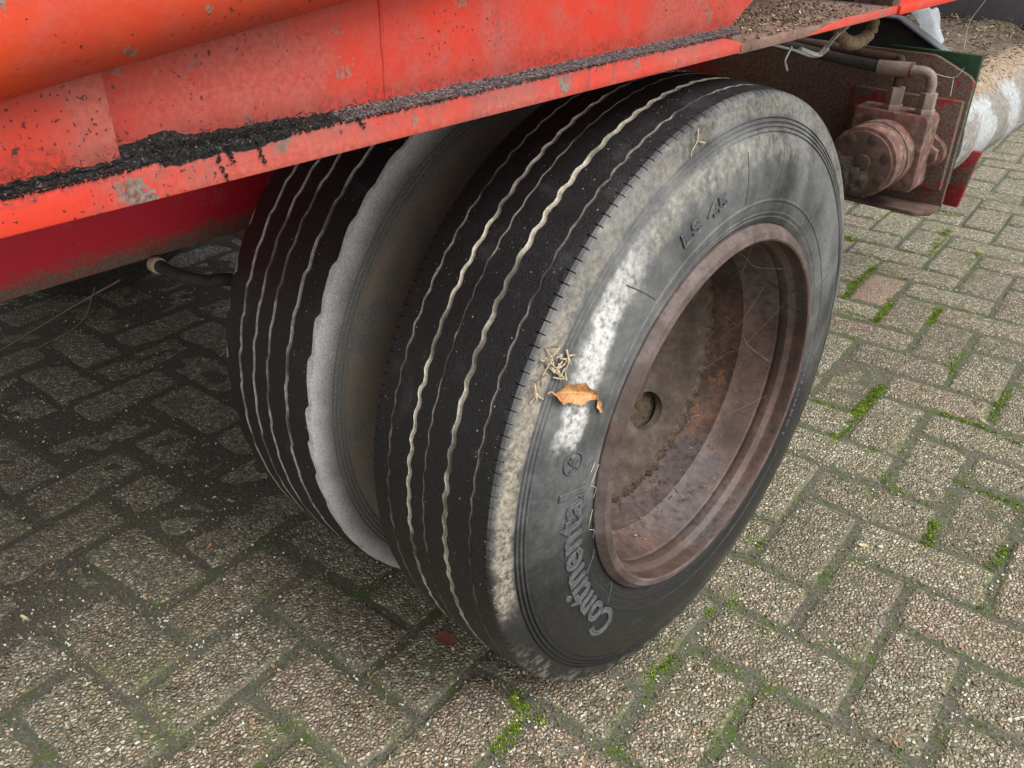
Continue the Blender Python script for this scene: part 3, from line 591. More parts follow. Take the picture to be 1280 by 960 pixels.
DISC = [(-0.121, 0.1940), (-0.1225, 0.1860), (-0.1165, 0.1790), (-0.1180, 0.1720), (-0.131, 0.158), (-0.150, 0.137), (-0.163, 0.116), (-0.1685, 0.098), (-0.169, 0.060), (-0.169, 0.0005), (-0.178, 0.0005), (-0.178, 0.100), (-0.172, 0.118), (-0.159, 0.140), (-0.140, 0.161), (-0.128, 0.176), (-0.131, 0.190), (-0.131, 0.1945)]
v, f = revolve(DISC, 128, True); dm = mesh('disc_raw', v, f); dob = link('disc_raw', dm)
cb = bmesh.new()
for k in range(4):
    a = R_(-50 + 90 * k); mt = Matrix.Translation((-0.150, 0.133 * math.cos(a), 0.133 * math.sin(a))) @ Matrix.Rotation(a, 4, 'X') @ Matrix.Diagonal((1, 0.021, 0.030, 1)) @ Matrix.Rotation(R_(90), 4, 'Y')
    bmesh.ops.create_cone(cb, cap_ends=True, segments=28, radius1=1, radius2=1, depth=0.14, matrix=mt)
cut = link('cut', bm_mesh('cut', cb)); md = dob.modifiers.new('b', 'BOOLEAN'); md.object = cut; md.operation = 'DIFFERENCE'; md.solver = 'EXACT'
bpy.context.view_layer.update(); dg = bpy.context.evaluated_depsgraph_get(); disc_me = bpy.data.meshes.new_from_object(dob.evaluated_get(dg)); disc_me.name = 'disc'
bpy.data.objects.remove(dob); bpy.data.objects.remove(cut)
disc_me.materials.clear(); disc_me.materials.append(M['disc']); disc_me.polygons.foreach_set('use_smooth', [True] * len(disc_me.polygons)); disc_me.set_sharp_from_angle(angle=R_(38))
# mud fillet lying in the gutter between disc and barrel
def mudjit(k, a, x, r):
    low = max(0.0, math.cos(a - R_(-45))) ** 0.6 if math.cos(a - R_(-45)) > 0 else 0.0
    nn = noise.noise(Vector((math.cos(a) * 22, math.sin(a) * 22, k * 0.9))) + 0.5 * noise.noise(Vector((math.cos(a) * 46, math.sin(a) * 46, k * 1.3)))
    s = (0.15 + low) if 0 < k < 5 else 0.0
    return (x + s * (0.0060 + 0.0085 * nn), r + s * 0.004 * nn)
MUD = [(-0.124, 0.1957), (-0.1215, 0.1925), (-0.1225, 0.1875), (-0.1215, 0.1825), (-0.1195, 0.1785), (-0.1270, 0.1660)]
v, f = revolve(MUD, 420, False, mudjit); mud_me = mesh('mud', v, f); mud_me.materials.append(M['mudcake']); mud_me.polygons.foreach_set('use_smooth', [True] * len(mud_me.polygons))

def wheel(x, mirror, tyre_me, lab):
    w_ = empty('wheel', (x, 0, HUB))
    if mirror: w_.rotation_euler = (0, 0, math.pi)
    bpy.context.view_layer.update(); w_.parent = trailer; w_.matrix_parent_inverse = trailer.matrix_world.inverted(); part(w_, lab)
    for nm, me in (('tyre', tyre_me), ('rim', bar_me), ('disc', disc_me), ('mud', mud_me)):
        o = bpy.data.objects.new(nm, me); COL.objects.link(o); o.parent = w_
        if nm == 'mud': o['kind'] = 'stuff'
    return w_
INX = -0.2921
w_out = wheel(0, False, ty_out, 'outer wheel with mud-caked sidewall and deep rusty maroon rim')
# mud packed into the hand hole that shows
v, f = [], []; aa = R_(-50); er_, et_ = Vector((0, math.cos(aa), math.sin(aa))), Vector((0, -math.sin(aa), math.cos(aa))); nn_ = (Vector((0.74, 0, 0)) - er_ * 0.67); tt_ = (Vector((-0.67, 0, 0)) - er_ * 0.74); pc = Vector((-0.1525, 0, 0)) + er_ * 0.133 - nn_ * 0.017
for j in range(17):
    for i in range(17):
        u, t = i / 8 - 1, j / 8 - 1; p = pc + tt_ * (u * 0.034) + et_ * (t * 0.038); v.append(p + nn_ * (0.005 * noise.noise(p * 70) + 0.003 * noise.noise(p * 190) + 0.004 * u))
for j in range(16):
    for i in range(16): a = j * 17 + i; f.append((a, a + 1, a + 18, a + 17))
link('mud_plug', mesh('mud_plug', v, f), M['mudcake'], w_out, smooth=True, ang=180)
# inner wheel of the pair: its disc is turned towards the outer one
w_in = wheel(INX, False, ty_in, 'inner wheel with pale dusty serrated shoulder')
for c in list(w_in.children):
    if c.name.split('.')[0] in ('disc', 'mud'): bpy.data.objects.remove(c)
o = bpy.data.objects.new('disc', disc_me); COL.objects.link(o); o.parent = w_in; o.scale = (-1, 1, 1); o.location = (XC * 2 + 0.01, 0, 0)
ty_far = ty_in.copy(); ty_far.name = 'tyre'
for k in range(4): ty_far.materials[k] = M['hose']
wheel(-2.27, True, ty_far, 'outer wheel on the far side'); 
wf = wheel(-2.27 - INX, True, ty_far, 'inner wheel on the far side')
# hub, brake drum and nuts on this side
hub = cyl('hub', (-0.185, 0, HUB), 'X', 0.072, 0.055, M['rustdark'], None, 36, 0.060, 0.004); adopt(hub)
for k in range(6):
    a = R_(15 + 60 * k); nutv = cyl('wheel_nut', (-0.1695, 0.088 * math.cos(a), HUB + 0.088 * math.sin(a)), 'X', 0.015, 0.020, M['rustdark'], None, 6, 0.013, 0.001); adopt(nutv, hub)
adopt(cyl('brake_drum', (-0.40, 0, HUB), 'X', 0.165, 0.217, M['tan'], None, 48, 0.160, 0.006))
adopt(cyl('axle', (-2.10, 0, HUB), 'X', 0.050, 1.90, M['rustdark'], None, 24, None, 0.002))
adopt(cyl('brake_drum', (-2.07, 0, HUB), 'X', 0.160, 0.20, M['mudcake'], None, 48, 0.165, 0.006))

# --- raised lettering on the outer sidewall
def text_mesh(s, narrow, outline):
    cu = bpy.data.curves.new('t', 'FONT'); cu.body = s; cu.size = 1; cu.extrude = 0.5; cu.space_character = 1.06
    if outline: cu.fill_mode = 'NONE'; cu.extrude = 0; cu.bevel_depth = 0.030; cu.bevel_resolution = 1; cu.offset = 0.0
    else: cu.offset = 0.020 if len(s) == 11 else 0.0
    cu.resolution_u = 5
    ob = bpy.data.objects.new('t', cu); COL.objects.link(ob); bpy.context.view_layer.update()
    d_ = bpy.context.evaluated_depsgraph_get(); me = bpy.data.meshes.new_from_object(ob.evaluated_get(d_)); bpy.data.objects.remove(ob); return me
def wrap_text(s, th0, th1, r0, r1, up_out=True, lift=0.0014, outline=True):
    """lay text round the sidewall from angle th0 to th1 (degrees), letters between radii r0 and r1"""
    VV, FF = [], []
    for ol in ((False, True) if outline else (False,)):
        me = text_mesh(s, 1, ol); base = text_mesh(s, 1, False) if ol else me
        xs = [q.co.x for q in base.vertices]; x0, x1 = min(xs), max(xs); hgt = 0.73
        b0 = len(VV)
        for q in me.vertices:
            t = (q.co.x - x0) / (x1 - x0); a = R_(th0 + (th1 - th0) * t); u = q.co.y / hgt
            r = r0 + (r1 - r0) * (u if up_out else 1 - u)
            dz = (0.0016 * (q.co.z / 0.03) * 0.5 + lift) if ol else (lift if q.co.z > 0 else -0.0012)
            VV.append((side_x(r) + dz, r * math.cos(a), r * math.sin(a)))
        FF += [tuple(b0 + i for i in p.vertices) for p in me.polygons]
    return VV, FF
def lettering(s, *a, **k):
    v, f = wrap_text(s, *a, **k); o = link('lettering', mesh('lettering', v, f), M['letter'], w_out, smooth=True, ang=45); return o
lettering('Continental', 225.5, 171, 0.2735, 0.3125)
lettering('LS 45', 116, 100.5, 0.290, 0.306, lift=0.0018)
lettering('168001011', 328, 357, 0.2590, 0.2660, up_out=False, outline=False, lift=0.0007)
# round emblem with a rearing animal outline before the name
ev, ef = [], []
ea, er = R_(164.5), 0.301
def epos(u, w_): a = ea - u / er; r = er + w_; return Vector((side_x(r) + 0.0008, r * math.cos(a), r * math.sin(a)))
tube_geo([epos(0.0125 * math.cos(t * 0.2618), 0.0125 * math.sin(t * 0.2618)) for t in range(25)], 0.0010, 6, ev, ef)
for st in ([(-.006, -.008), (-.003, -.003), (-.002, .001), (.001, .005), (.004, .008)], [(.001, .005), (.005, .004), (.007, .006)], [(-.002, .001), (.003, .0), (.006, -.002)], [(-.003, -.003), (.002, -.005), (.004, -.009)], [(-.003, -.003), (-.007, -.001), (-.009, .003)]):
    tube_geo(spline([epos(*q) for q in st], 4), 0.0011, 6, ev, ef)
link('emblem', mesh('emblem', ev, ef), M['letter'], w_out, smooth=True, ang=60)
# thin mould seams across the wall
def seam(a0, r0, a1, r1, rad=0.0006):
    sv, sf = [], []; tube_geo([Vector((side_x(r0 + (r1 - r0) * t / 6) + 0.0003, (r0 + (r1 - r0) * t / 6) * math.cos(R_(a0 + (a1 - a0) * t / 6)), (r0 + (r1 - r0) * t / 6) * math.sin(R_(a0 + (a1 - a0) * t / 6)))) for t in range(7)], rad, 5, sv, sf); link('mould_seam', mesh('mould_seam', sv, sf), M['letter'], w_out, smooth=True, ang=60)
for q in ((217, .246, 219, .270), (196, .247, 199, .271), (92, .276, 91, .330), (77, .276, 76, .33), (128, .277, 131, .326), (50, .25, 52, .29), (20, .246, 22, .285), (350, .246, 352, .28)): seam(*q)

# --- side beam: web, patch plate, lip, rail, shelf
LIPX = -0.030; LZ0, LZ1 = 0.8133, 0.8335
adopt(prism('lip', [(-1.0, LZ0), (0.004, LZ0 - 0.001), (0.004, 0.8222), (-0.045, LZ1), (-1.0, LZ1)], 'X', LIPX - 0.010, LIPX, M['lip'], None, 0.0012))
adopt(prism('web', [(-0.6437, 0.829), (-0.014, 0.829), (0.0, 0.8335), (0.052, 0.8600), (0.10, 0.90), (0.10, 0.99), (-0.6437, 0.99)], 'X', -0.058, -0.046, M['red'], None, 0.0012))
adopt(box('flange', (-0.20, -1.0, LZ0 + 0.003), (LIPX - 0.009, -0.001, 0.8290), M['red'], None, 0.001))
adopt(box('patch_plate', (-0.058, -1.0, 0.8290), (-0.0365, -0.6432, 0.99), M['patch'], None, 0.0012))
wl, wf_ = [], []   # uneven vertical weld seams on the web
for yy in (-0.452,):
    tube_geo([Vector((-0.0462, yy + 0.0008 * random.uniform(-1, 1), 0.836 + 0.012 * k)) for k in range(12)], 0.0016, 6, wl, wf_)
adopt(link('weld_seam', mesh('weld_seam', wl, wf_), M['red'], None, smooth=True, ang=60))
# rail: rounded box section lying at a slight pitch over the web
PITCH = 0.126
def rail_pt(y, dz): return 0.8735 + PITCH * (y + 0.7046) + dz
sec = []
for cx, cz, a0 in ((-0.060, 0.040, 180), (-0.040, 0.040, 270), (-0.040, 0.110, 0), (-0.060, 0.110, 90)):
    for k in range(9): a = R_(a0 + k * 11.25); sec.append((cx + 0.040 * math.cos(a), cz + 0.040 * math.sin(a)))
v, f = [], []; ys = [-1.05 + 0.1 * i for i in range(17)]; n = len(sec)
for y in ys:
    for x, z in sec: v.append((x + 0.0004 * noise.noise(Vector((x * 30, y * 9, z * 30))), y, rail_pt(y, z) + 0.0006 * noise.noise(Vector((x * 20, y * 7, 3)))))
for i in range(len(ys) - 1):
    for k in range(n): f.append((i * n + k, i * n + (k + 1) % n, (i + 1) * n + (k + 1) % n, (i + 1) * n + k))
f += [tuple(range(n)), tuple(range((len(ys) - 1) * n, len(ys) * n))[::-1]]
adopt(part(link('rail', mesh('rail', v, f), M['rail'], None, smooth=True, ang=50), 'orange red rounded rail lying over the side beam'))
adopt(part(prism('shelf', [(-0.20, 0.0), (-0.030, 0.0), (-0.030, 0.408), (-0.20, 0.408)], 'Z', 0.8108, 0.8215, M['shelf'], None, 0.0015), 'rusty shelf plate littered with chaff'))
adopt(prism('shelf_edge', [(0.15, 0.8125), (0.408, 0.8120), (0.408, 0.8222), (0.24, 0.8222), (0.20, 0.8190)], 'X', -0.0310, -0.0286, M['lip'], None, 0.0006))
adopt(part(box('post', (-0.062, 0.398, 0.8205), (-0.0325, 0.424, 0.99), M['rustdark'], None, 0.002), 'rusty upright post'))
adopt(prism('end_panel', [(0.424, 0.8145), (1.05, 0.806), (1.05, 0.99), (0.424, 0.99)], 'X', -0.060, -0.048, M['red'], None, 0.0015))
adopt(box('end_lip', (-0.060, 0.4245, 0.8085), (-0.030, 1.05, 0.8205), M['lip'], None, 0.0015))
# body: unseen floor and walls, put in to shade the ground; chassis
adopt(box('floor', (-2.22, -1.0, 0.978), (-0.059, 0.10, 1.02), M['dark'], None, 0.003))
adopt(box('floor', (-2.22, 0.1005, 0.978), (-0.30, 1.72, 1.02), M['dark'], None, 0.003))
adopt(box('shade_wall', (-0.110, -1.0, 1.0205), (-0.100, 0.0, 1.75), M['red'], None, 0.002))  # out of view, added to keep sky light off the ground
adopt(box('shade_wall', (-2.22, -1.0, 1.0205), (-2.21, 1.7, 1.75), M['red'], None, 0.002))
adopt(box('shade_wall', (-2.209, -0.012, 1.0205), (-0.111, 0.0, 1.75), M['red'], None, 0.002))
adopt(box('shade_wall', (-2.209, -1.0, 1.0205), (-0.111, -0.988, 1.75), M['red'], None, 0.002))
for x in (-0.74, -1.66): adopt(part(box('chassis_beam', (x, -0.98, 0.537), (x + 0.12, 1.70, 0.979), M['chassis'], None, 0.006), 'crimson chassis beam with dirt along its lower edge'))
for y in (-0.96, -0.55, 0.55, 1.3): adopt(box('cross_member', (-2.2, y, 0.90), (-0.32 if y > 0.1 else -0.06, y + 0.06, 0.979), M['dark'], None, 0.003))
for x in (-0.70, -1.62): adopt(box('axle_bracket', (x, -0.07, 0.42), (x + 0.05, 0.07, 0.54), M['rustdark'], None, 0.004))
adopt(tube('brake_hose', [on(192, 326, 0, -0.618), on(205, 336, 0, -0.600), on(230, 346, 0, -0.57), on(262, 352, 0, -0.55), on(300, 350, 0, -0.53), (-0.50, -0.12, 0.44)], 0.0085, M['hose'], None))
for q, r_ in ((0.0, 0.0013), (26.0, 0.0006)): adopt(tube('twine', [on(150 - q * 1.2, 350 + q * 0.35, 0, -0.615), on(100, 378 + q, 0, -0.70), on(50, 408 + q, 0, -0.95), on(0, 438 + q, 0, -1.25), on(-70, 480 + q, 2, 0.004)], r_, M['twine'], None, 7))
adopt(cyl('hose_clip', on(196, 331, 0, -0.612) + Vector((-0.006, 0, 0)), 'X', 0.011, 0.012, M['straw'], None, 14))

# --- hydraulic motor, bracket and roller
MC = Vector((-0.125, 0.66, 0.541))
motor = empty('hydraulic_motor', MC); bpy.context.view_layer.update(); adopt(motor); bpy.context.view_layer.update(); part(motor, 'rusty red hydraulic motor with pipe fittings on top')
bm = bmesh.new()
for y0, y1, r in ((0.66, 0.697, 0.0605), (0.697, 0.709, 0.0590), (0.709, 0.722, 0.0612), (0.722, 0.748, 0.0596)): add_cyl(bm, (MC.x, y0, MC.z), 'Y', r, y1 - y0 - 0.0004, 48, None, 0.0012)
adopt(link('housing', bm_mesh('housing', bm), M['motor'], None, smooth=True), motor)
adopt(prism('port_block', [(-0.188, 0.480), (-0.062, 0.480), (-0.056, 0.490), (-0.056, 0.606), (-0.062, 0.614), (-0.188, 0.614)], 'Y', 0.742, 0.800, M['motor'], None, 0.003), motor)
adopt(cyl('end_cap', (MC.x, 0.6545, MC.z), 'Y', 0.054, 0.006, M['rustdark'], None, 48), motor)
for k in range(7):
    a = R_(20 + k * 360 / 7); adopt(cyl('bolt', (MC.x + 0.0445 * math.cos(a), 0.6535, MC.z + 0.0445 * math.sin(a)), 'Y', 0.0095, 0.006, M['rustdark'], None, 12), motor)
adopt(cyl('plug', (MC.x + 0.004, 0.650, MC.z + 0.002), 'Y', 0.014, 0.006, M['rustdark'], None, 24), motor)
oval = []
for cx, r, a0, a1 in ((-0.060, 0.026, -55, 55), (-0.125, 0.062, 55, 125), (-0.190, 0.026, 125, 235), (-0.125, 0.062, 235, 305)):
    for k in range(7): a = R_(a0 + (a1 - a0) * k / 6); oval.append((cx + r * math.cos(a), 0.541 + r * math.sin(a)))
adopt(prism('mount_flange', oval, 'Y', 0.7995, 0.818, M['motor'], None, 0.002), motor)
for x in (-0.058, -0.192): adopt(cyl('bolt', (x, 0.788, 0.541), 'Y', 0.0165, 0.014, M['motor'], None, 6), motor)
for x, z1 in ((-0.0735, 0.650), (-0.130, 0.652)):
    bm = bmesh.new(); add_cyl(bm, (x, 0.765, 0.613), 'Z', 0.0165, 0.010, 6, None, 0.001); add_cyl(bm, (x, 0.765, 0.6225), 'Z', 0.0145, z1 - 0.6225, 6, None, 0.0012)
    adopt(link('fitting', bm_mesh('fitting', bm), M['pipe'], None, smooth=True), motor)
adopt(tube('elbow_pipe', [(-0.0735, 0.765, 0.648), (-0.0735, 0.765, 0.664), (-0.078, 0.765, 0.676), (-0.090, 0.764, 0.682), (-0.105, 0.762, 0.6825), (-0.13, 0.76, 0.682)], 0.0088, M['pipe'], None, 14), motor)
adopt(tube('sleeve', [(-0.112, 0.762, 0.6825), (-0.166, 0.756, 0.681)], 0.0125, M['pipe'], None, 16, 0), motor)
adopt(part(tube('sleeve_ring', [(-0.1085, 0.7623, 0.6825), (-0.1118, 0.762, 0.6825)], 0.0132, M['dullred'], None, 16, 0), 'red ring'), motor)
adopt(tube('pressure_hose', [(-0.160, 0.7565, 0.681), (-0.22, 0.75, 0.686), (-0.32, 0.73, 0.700), (-0.45, 0.70, 0.72), (-0.628, 0.66, 0.73)], 0.0095, M['hose'], None, 12), motor)
adopt(tube('return_pipe', [(-0.130, 0.765, 0.648), (-0.131, 0.768, 0.672), (-0.142, 0.79, 0.690), (-0.165, 0.80, 0.692), (-0.30, 0.79, 0.70), (-0.63, 0.78, 0.72)], 0.0075, M['rustdark'], None, 12), motor)
v, f = [], []   # greasy dirt caked on the lower half of the motor's face
for j in range(13):
    for i in range(25):
        u, t = i / 24 * 2 - 1, j / 12 * 2 - 1; q = math.sqrt(max(0, 1 - min(1, u * u + t * t))); x = MC.x - 0.018 + u * 0.040; z = MC.z - 0.024 + t * 0.034; nn = noise.noise(Vector((x * 90, z * 90, 1))) + 0.5 * noise.noise(Vector((x * 260, z * 260, 4)))
        v.append((x, 0.656 - q * (0.010 + 0.007 * nn) , z - q * 0.004))
for j in range(12):
    for i in range(24): a = j * 25 + i; f.append((a, a + 1, a + 26, a + 25))
adopt(link('caked_dirt', mesh('caked_dirt', v, f), M['greasy'], None, smooth=True, ang=180), motor)
adopt(part(tube('dusty_hook', [on(1094, 16, 0, -.07), on(1090, 36, 0, -.08), on(1078, 50, 0, -.085), on(1062, 54, 0, -.09), on(1050, 44, 0, -.10), on(1046, 34, 0, -.10)], [0.006 + 0.0035 * math.sin(i * 0.075) + 0.001 * math.sin(i * 1.7) for i in range(41)], M['tan'], None, 10), 'tan dusty hook hanging below the shelf'))
adopt(box('mounting_plate', (-0.225, 0.8175, 0.473), (-0.031, 0.832, 0.632), M['midred'], None, 0.002))
adopt(part(prism('bracket', [(-0.63, 0.436), (-0.025, 0.436), (-0.025, 0.663), (-0.034, 0.672), (-0.092, 0.697), (-0.104, 0.700), (-0.63, 0.700)], 'Y', 0.8315, 0.842, M['filthyred'], None, 0.0015), 'dirty crimson bracket plate behind the motor'))
adopt(prism('bracket_lip', [(-0.30, 0.765), (-0.05, 0.765), (-0.026, 0.785), (-0.026, 0.8320), (-0.30, 0.8320)], 'Z', 0.4345, 0.4425, M['rustdark'], None, 0.0015))
adopt(part(box('end_plate', (-0.20, 0.872, 0.47), (-0.034, 0.885, 0.701), M['green'], None, 0.002), 'dark green end plate'))
adopt(prism('leg_plate', [(-0.062, 0.402), (-0.033, 0.402), (-0.017, 0.515), (-0.062, 0.515)], 'Y', 0.972, 0.985, M['dullred'], None, 0.0015))
adopt(box('gap_shade', (-0.075, 0.8422, 0.442), (-0.0622, 0.985, 0.475), M['black'], None, 0.001))  # black fill standing in for the shaded gap beside the leg plate
v, f = [], []; N = 72; ys = [0.884 + 0.816 * i / 40 for i in range(41)]
for y in ys:
    for k in range(N):
        a = 2 * math.pi * k / N; r = 0.0955 + 0.0016 * noise.noise(Vector((math.cos(a) * 3, y * 14, math.sin(a) * 3))) + 0.0008 * noise.noise(Vector((math.cos(a) * 12, y * 60, math.sin(a) * 12)))
        v.append((r * math.cos(a), y - 0.884, r * math.sin(a)))
for i in range(len(ys) - 1):
    for k in range(N): f.append((i * N + k, i * N + (k + 1) % N, (i + 1) * N + (k + 1) % N, (i + 1) * N + k))
f += [tuple(range(N)), tuple(range((len(ys) - 1) * N, len(ys) * N))[::-1]]
dr = link('roller', mesh('roller', v, f), m_drum(), None, (-0.125, 0.884, 0.541), True, 50); bpy.context.view_layer.update(); adopt(part(dr, 'white roller drum with flaking paint and caked dirt'))
adopt(prism('shade_plate', [(-0.62, 0.60), (-0.108, 0.60), (-0.108, 0.686), (-0.210, 0.739), (-0.30, 0.742), (-0.30, 0.979), (-0.62, 0.979)], 'Y', 0.925, 0.935, M['black'], None, 0.001))  # black sheet added where the interior only lies in shadow
adopt(part(prism('cover_strip', [(-0.31, 0.7425), (-0.208, 0.7395), (-0.106, 0.6865), (-0.104, 0.6890), (-0.207, 0.7425), (-0.31, 0.7455)], 'Y', 0.915, 0.945, M['bluegrey'], None, 0.0), 'bent grey edge strip'))
v, f = [], []; ni, nj = 26, 60
for j in range(nj + 1):
    for i in range(ni + 1):
        u, t = i / ni, j / nj; p = Vector((-0.115 - 0.33 * u, 0.937 + 0.753 * t, 0.630 + 0.030 * min(1, u * 3) - 0.010 * u)); v.append(p + Vector((0, 0, 0.010 * noise.noise(p * 26) + 0.006 * noise.noise(p * 70) + 0.003 * noise.noise(p * 170))))
for j in range(nj):
    for i in range(ni): a = j * (ni + 1) + i; f.append((a, a + ni + 1, a + ni + 2, a + 1))
m = len(v); v += [Vector((p.x, p.y, 0.612)) for p in v]; f += [tuple(m + i for i in q[::-1]) for q in f]
bd = list(range(ni + 1)) + [(ni + 1) * k + ni for k in range(1, nj + 1)] + [(ni + 1) * nj + i for i in range(ni - 1, -1, -1)] + [(ni + 1) * k for k in range(nj - 1, 0, -1)]
for k in range(len(bd)): a, b = bd[k], bd[(k + 1) % len(bd)]; f.append((b, a, m + a, m + b))
adopt(part(link('debris_tray', mesh('debris_tray', v, f), M['debris'], None, smooth=True, ang=60), 'tray heaped with brown straw litter behind the roller'))
adopt(part(box('cross_panel', (-1.9, 1.699, 0.652), (0.55, 1.72, 1.30), M['grey'], None, 0.003), 'dark grey cross panel above the roller'))
adopt(box('shade_strip', (-1.9, 1.690, 0.636), (0.55, 1.722, 0.651), M['black'], None, 0.002))  # black strip painted in for the dark gap under the panel

# ------------------------------------------------------------ muck, chaff, straw, cobwebs
rk = random.Random(21)
kv, kf = [], []; qv, qf = [], []
def heap(y):   # thickness of the muck line on the lip
    return 0.0010 + (0.0014 if y < -0.60 else 0.0) + (0.0066 * max(0.0, 1.1 - 8.0 * (y + 0.64)) if -0.642 < y < -0.500 else 0.0) * (0.7 + 0.6 * noise.noise(Vector((y * 40, 0, 0)))) + 0.0013 * noise.noise(Vector((y * 25, 5, 0)))
for k in range(17000):
    y = rk.uniform(-0.80, 0.0); tk = max(0.0015, heap(y))
    z = LZ1 - 0.0005 + min(1.5, abs(rk.gauss(0, 0.6))) * tk - 0.0015; x = rk.uniform(-0.046, LIPX + 0.0015) if y > -0.643 else rk.uniform(-0.0385, LIPX + 0.0015)
    blk = rk.random() < (1.0 if y < -0.52 else max(0.15, 0.75 - (y + 0.52) * 1.6))
    a, b = (kv, kf) if blk else (qv, qf)
    grain_geo(a, b, (x, y, z), rk.uniform(0.0003, 0.0010), 1.0, rk)
def crust(y0, y1, a, b):
    b0 = len(a); n = int((y1 - y0) / 0.0022)
    for i in range(n + 1):
        y = y0 + (y1 - y0) * i / n; xb = -0.0466 if y > -0.643 else -0.0372; h_ = max(0.0012, heap(y) * 1.15 + 0.0012 * noise.noise(Vector((y * 160, 2, 0)))); ov = 0.0006 + 0.0011 * max(0, noise.noise(Vector((y * 70, 8, 0)))); dn = max(0.0004, 0.0035 * noise.noise(Vector((y * 45, 3, 1))) + 0.0028 * noise.noise(Vector((y * 170, 3, 1))) + (0.004 if -0.625 < y < -0.54 else -0.0002))
        j = lambda q: 0.0007 * noise.noise(Vector((y * 300, q, 0)))
        h_ += 0.0016 * noise.noise(Vector((y * 210, 4, 0)))
        a.extend([Vector((xb, y, LZ1 + h_ + 0.0012 + j(1))), Vector((xb + 0.004, y, LZ1 + h_ * 0.92 + j(2))), Vector((LIPX - 0.004, y, LZ1 + h_ * 0.6 + j(3))), Vector((LIPX + ov, y, LZ1 + h_ * 0.15 + j(4))), Vector((LIPX + ov * 0.8, y, LZ1 - dn + j(5))), Vector((LIPX - 0.002, y, LZ1 - dn - 0.001)), Vector((xb - 0.001, y, LZ1 - 0.004))])
    for i in range(n):
        for k in range(7): b.append((b0 + i * 7 + k, b0 + i * 7 + (k + 1) % 7, b0 + (i + 1) * 7 + (k + 1) % 7, b0 + (i + 1) * 7 + k))
crust(-0.99, -0.50, kv, kf); crust(-0.502, -0.002, qv, qf)
for k in range(620):   # bristly fibres in the thick clump
    y = rk.uniform(-0.625, -0.53) if k < 430 else rk.uniform(-0.75, -0.45); p = Vector((LIPX - 0.004, y, LZ1 + rk.uniform(0, 0.008))); d = Vector((rk.uniform(0.1, 0.8), rk.uniform(-1, 1), rk.uniform(-0.8, 0.8))).normalized() * rk.uniform(0.002, 0.0075)
    tube_geo([p, p + d * 0.6, p + d + Vector((0, 0, -0.001))], [0.00028, 0.0002, 0.0001], 4, kv, kf)
for y, L in ((-0.592, 0.020), (-0.566, 0.016), (-0.586, 0.011), (-0.490, 0.008)):  # wisps hanging over the lip
    for k in range(26):
        t = rk.random(); grain_geo(kv, kf, (LIPX + 0.0012, y + rk.gauss(0, 0.0009) + t * 0.004, LZ1 - t * L), rk.uniform(0.0005, 0.0012), 1.0, rk)
tag(link('muck', mesh('muck', kv, kf), M['muck']), 'black fibrous muck lying along the ledge of the red beam', 'muck', kind='stuff')
tag(link('dirt_crust', mesh('dirt_crust', qv, qf), M['greymuck']), 'grey crusty dirt lying along the ledge of the red beam', 'dirt', kind='stuff')
cv, cf = [], []
for k in range(1000):
    y = rk.triangular(0.0, 0.40, 0.18); x = rk.uniform(-0.15, -0.032); big = (x < -0.055 and rk.random() < 0.7)
    z = 0.8220 + rk.random() ** 2 * (0.012 if big else 0.002) * max(0, 1 - abs(y - 0.2) / 0.22); flake_geo(cv, cf, (x, y, z), rk.uniform(0.0015, 0.0065), rk.uniform(0.0008, 0.0024), rk.uniform(0, 6.28), 0.7, 0.0006, rk)
for k in range(70):      # bits fallen into the bottom of the rim
    a = R_(rk.gauss(270, 28)); x = rk.uniform(-0.115, -0.035); r = 0.1945 + 0.225 * (x + 0.112) * 0.9; flake_geo(cv, cf, (x, (r - 0.002) * math.cos(a), HUB + (r - 0.002) * math.sin(a)), rk.uniform(0.002, 0.011), rk.uniform(0.0005, 0.0012), rk.uniform(0, 6.28), 0.5, 0.0006, rk)
for k in range(700):
    flake_geo(cv, cf, (rk.uniform(-0.40, -0.12), rk.uniform(0.95, 1.68), 0.662 + rk.uniform(-0.012, 0.006)), rk.uniform(0.005, 0.030), rk.uniform(0.001, 0.003), rk.uniform(0, 6.28), 0.5, 0.0008, rk)
for k in range(420):
    y = rk.uniform(0.9, 1.68); a = R_(90 + rk.gauss(10, 22)); flake_geo(cv, cf, (-0.125 + 0.0965 * math.cos(a), y, 0.541 + 0.0965 * math.sin(a)), rk.uniform(0.004, 0.018), rk.uniform(0.001, 0.0035), rk.uniform(0, 6.28), 0.5, 0.0008, rk)
tag(link('chaff', mesh('chaff', cv, cf), M['chaff']), 'brown chaff and straw bits lying on the rusty shelf, the roller and in the rim', 'chaff', kind='stuff')
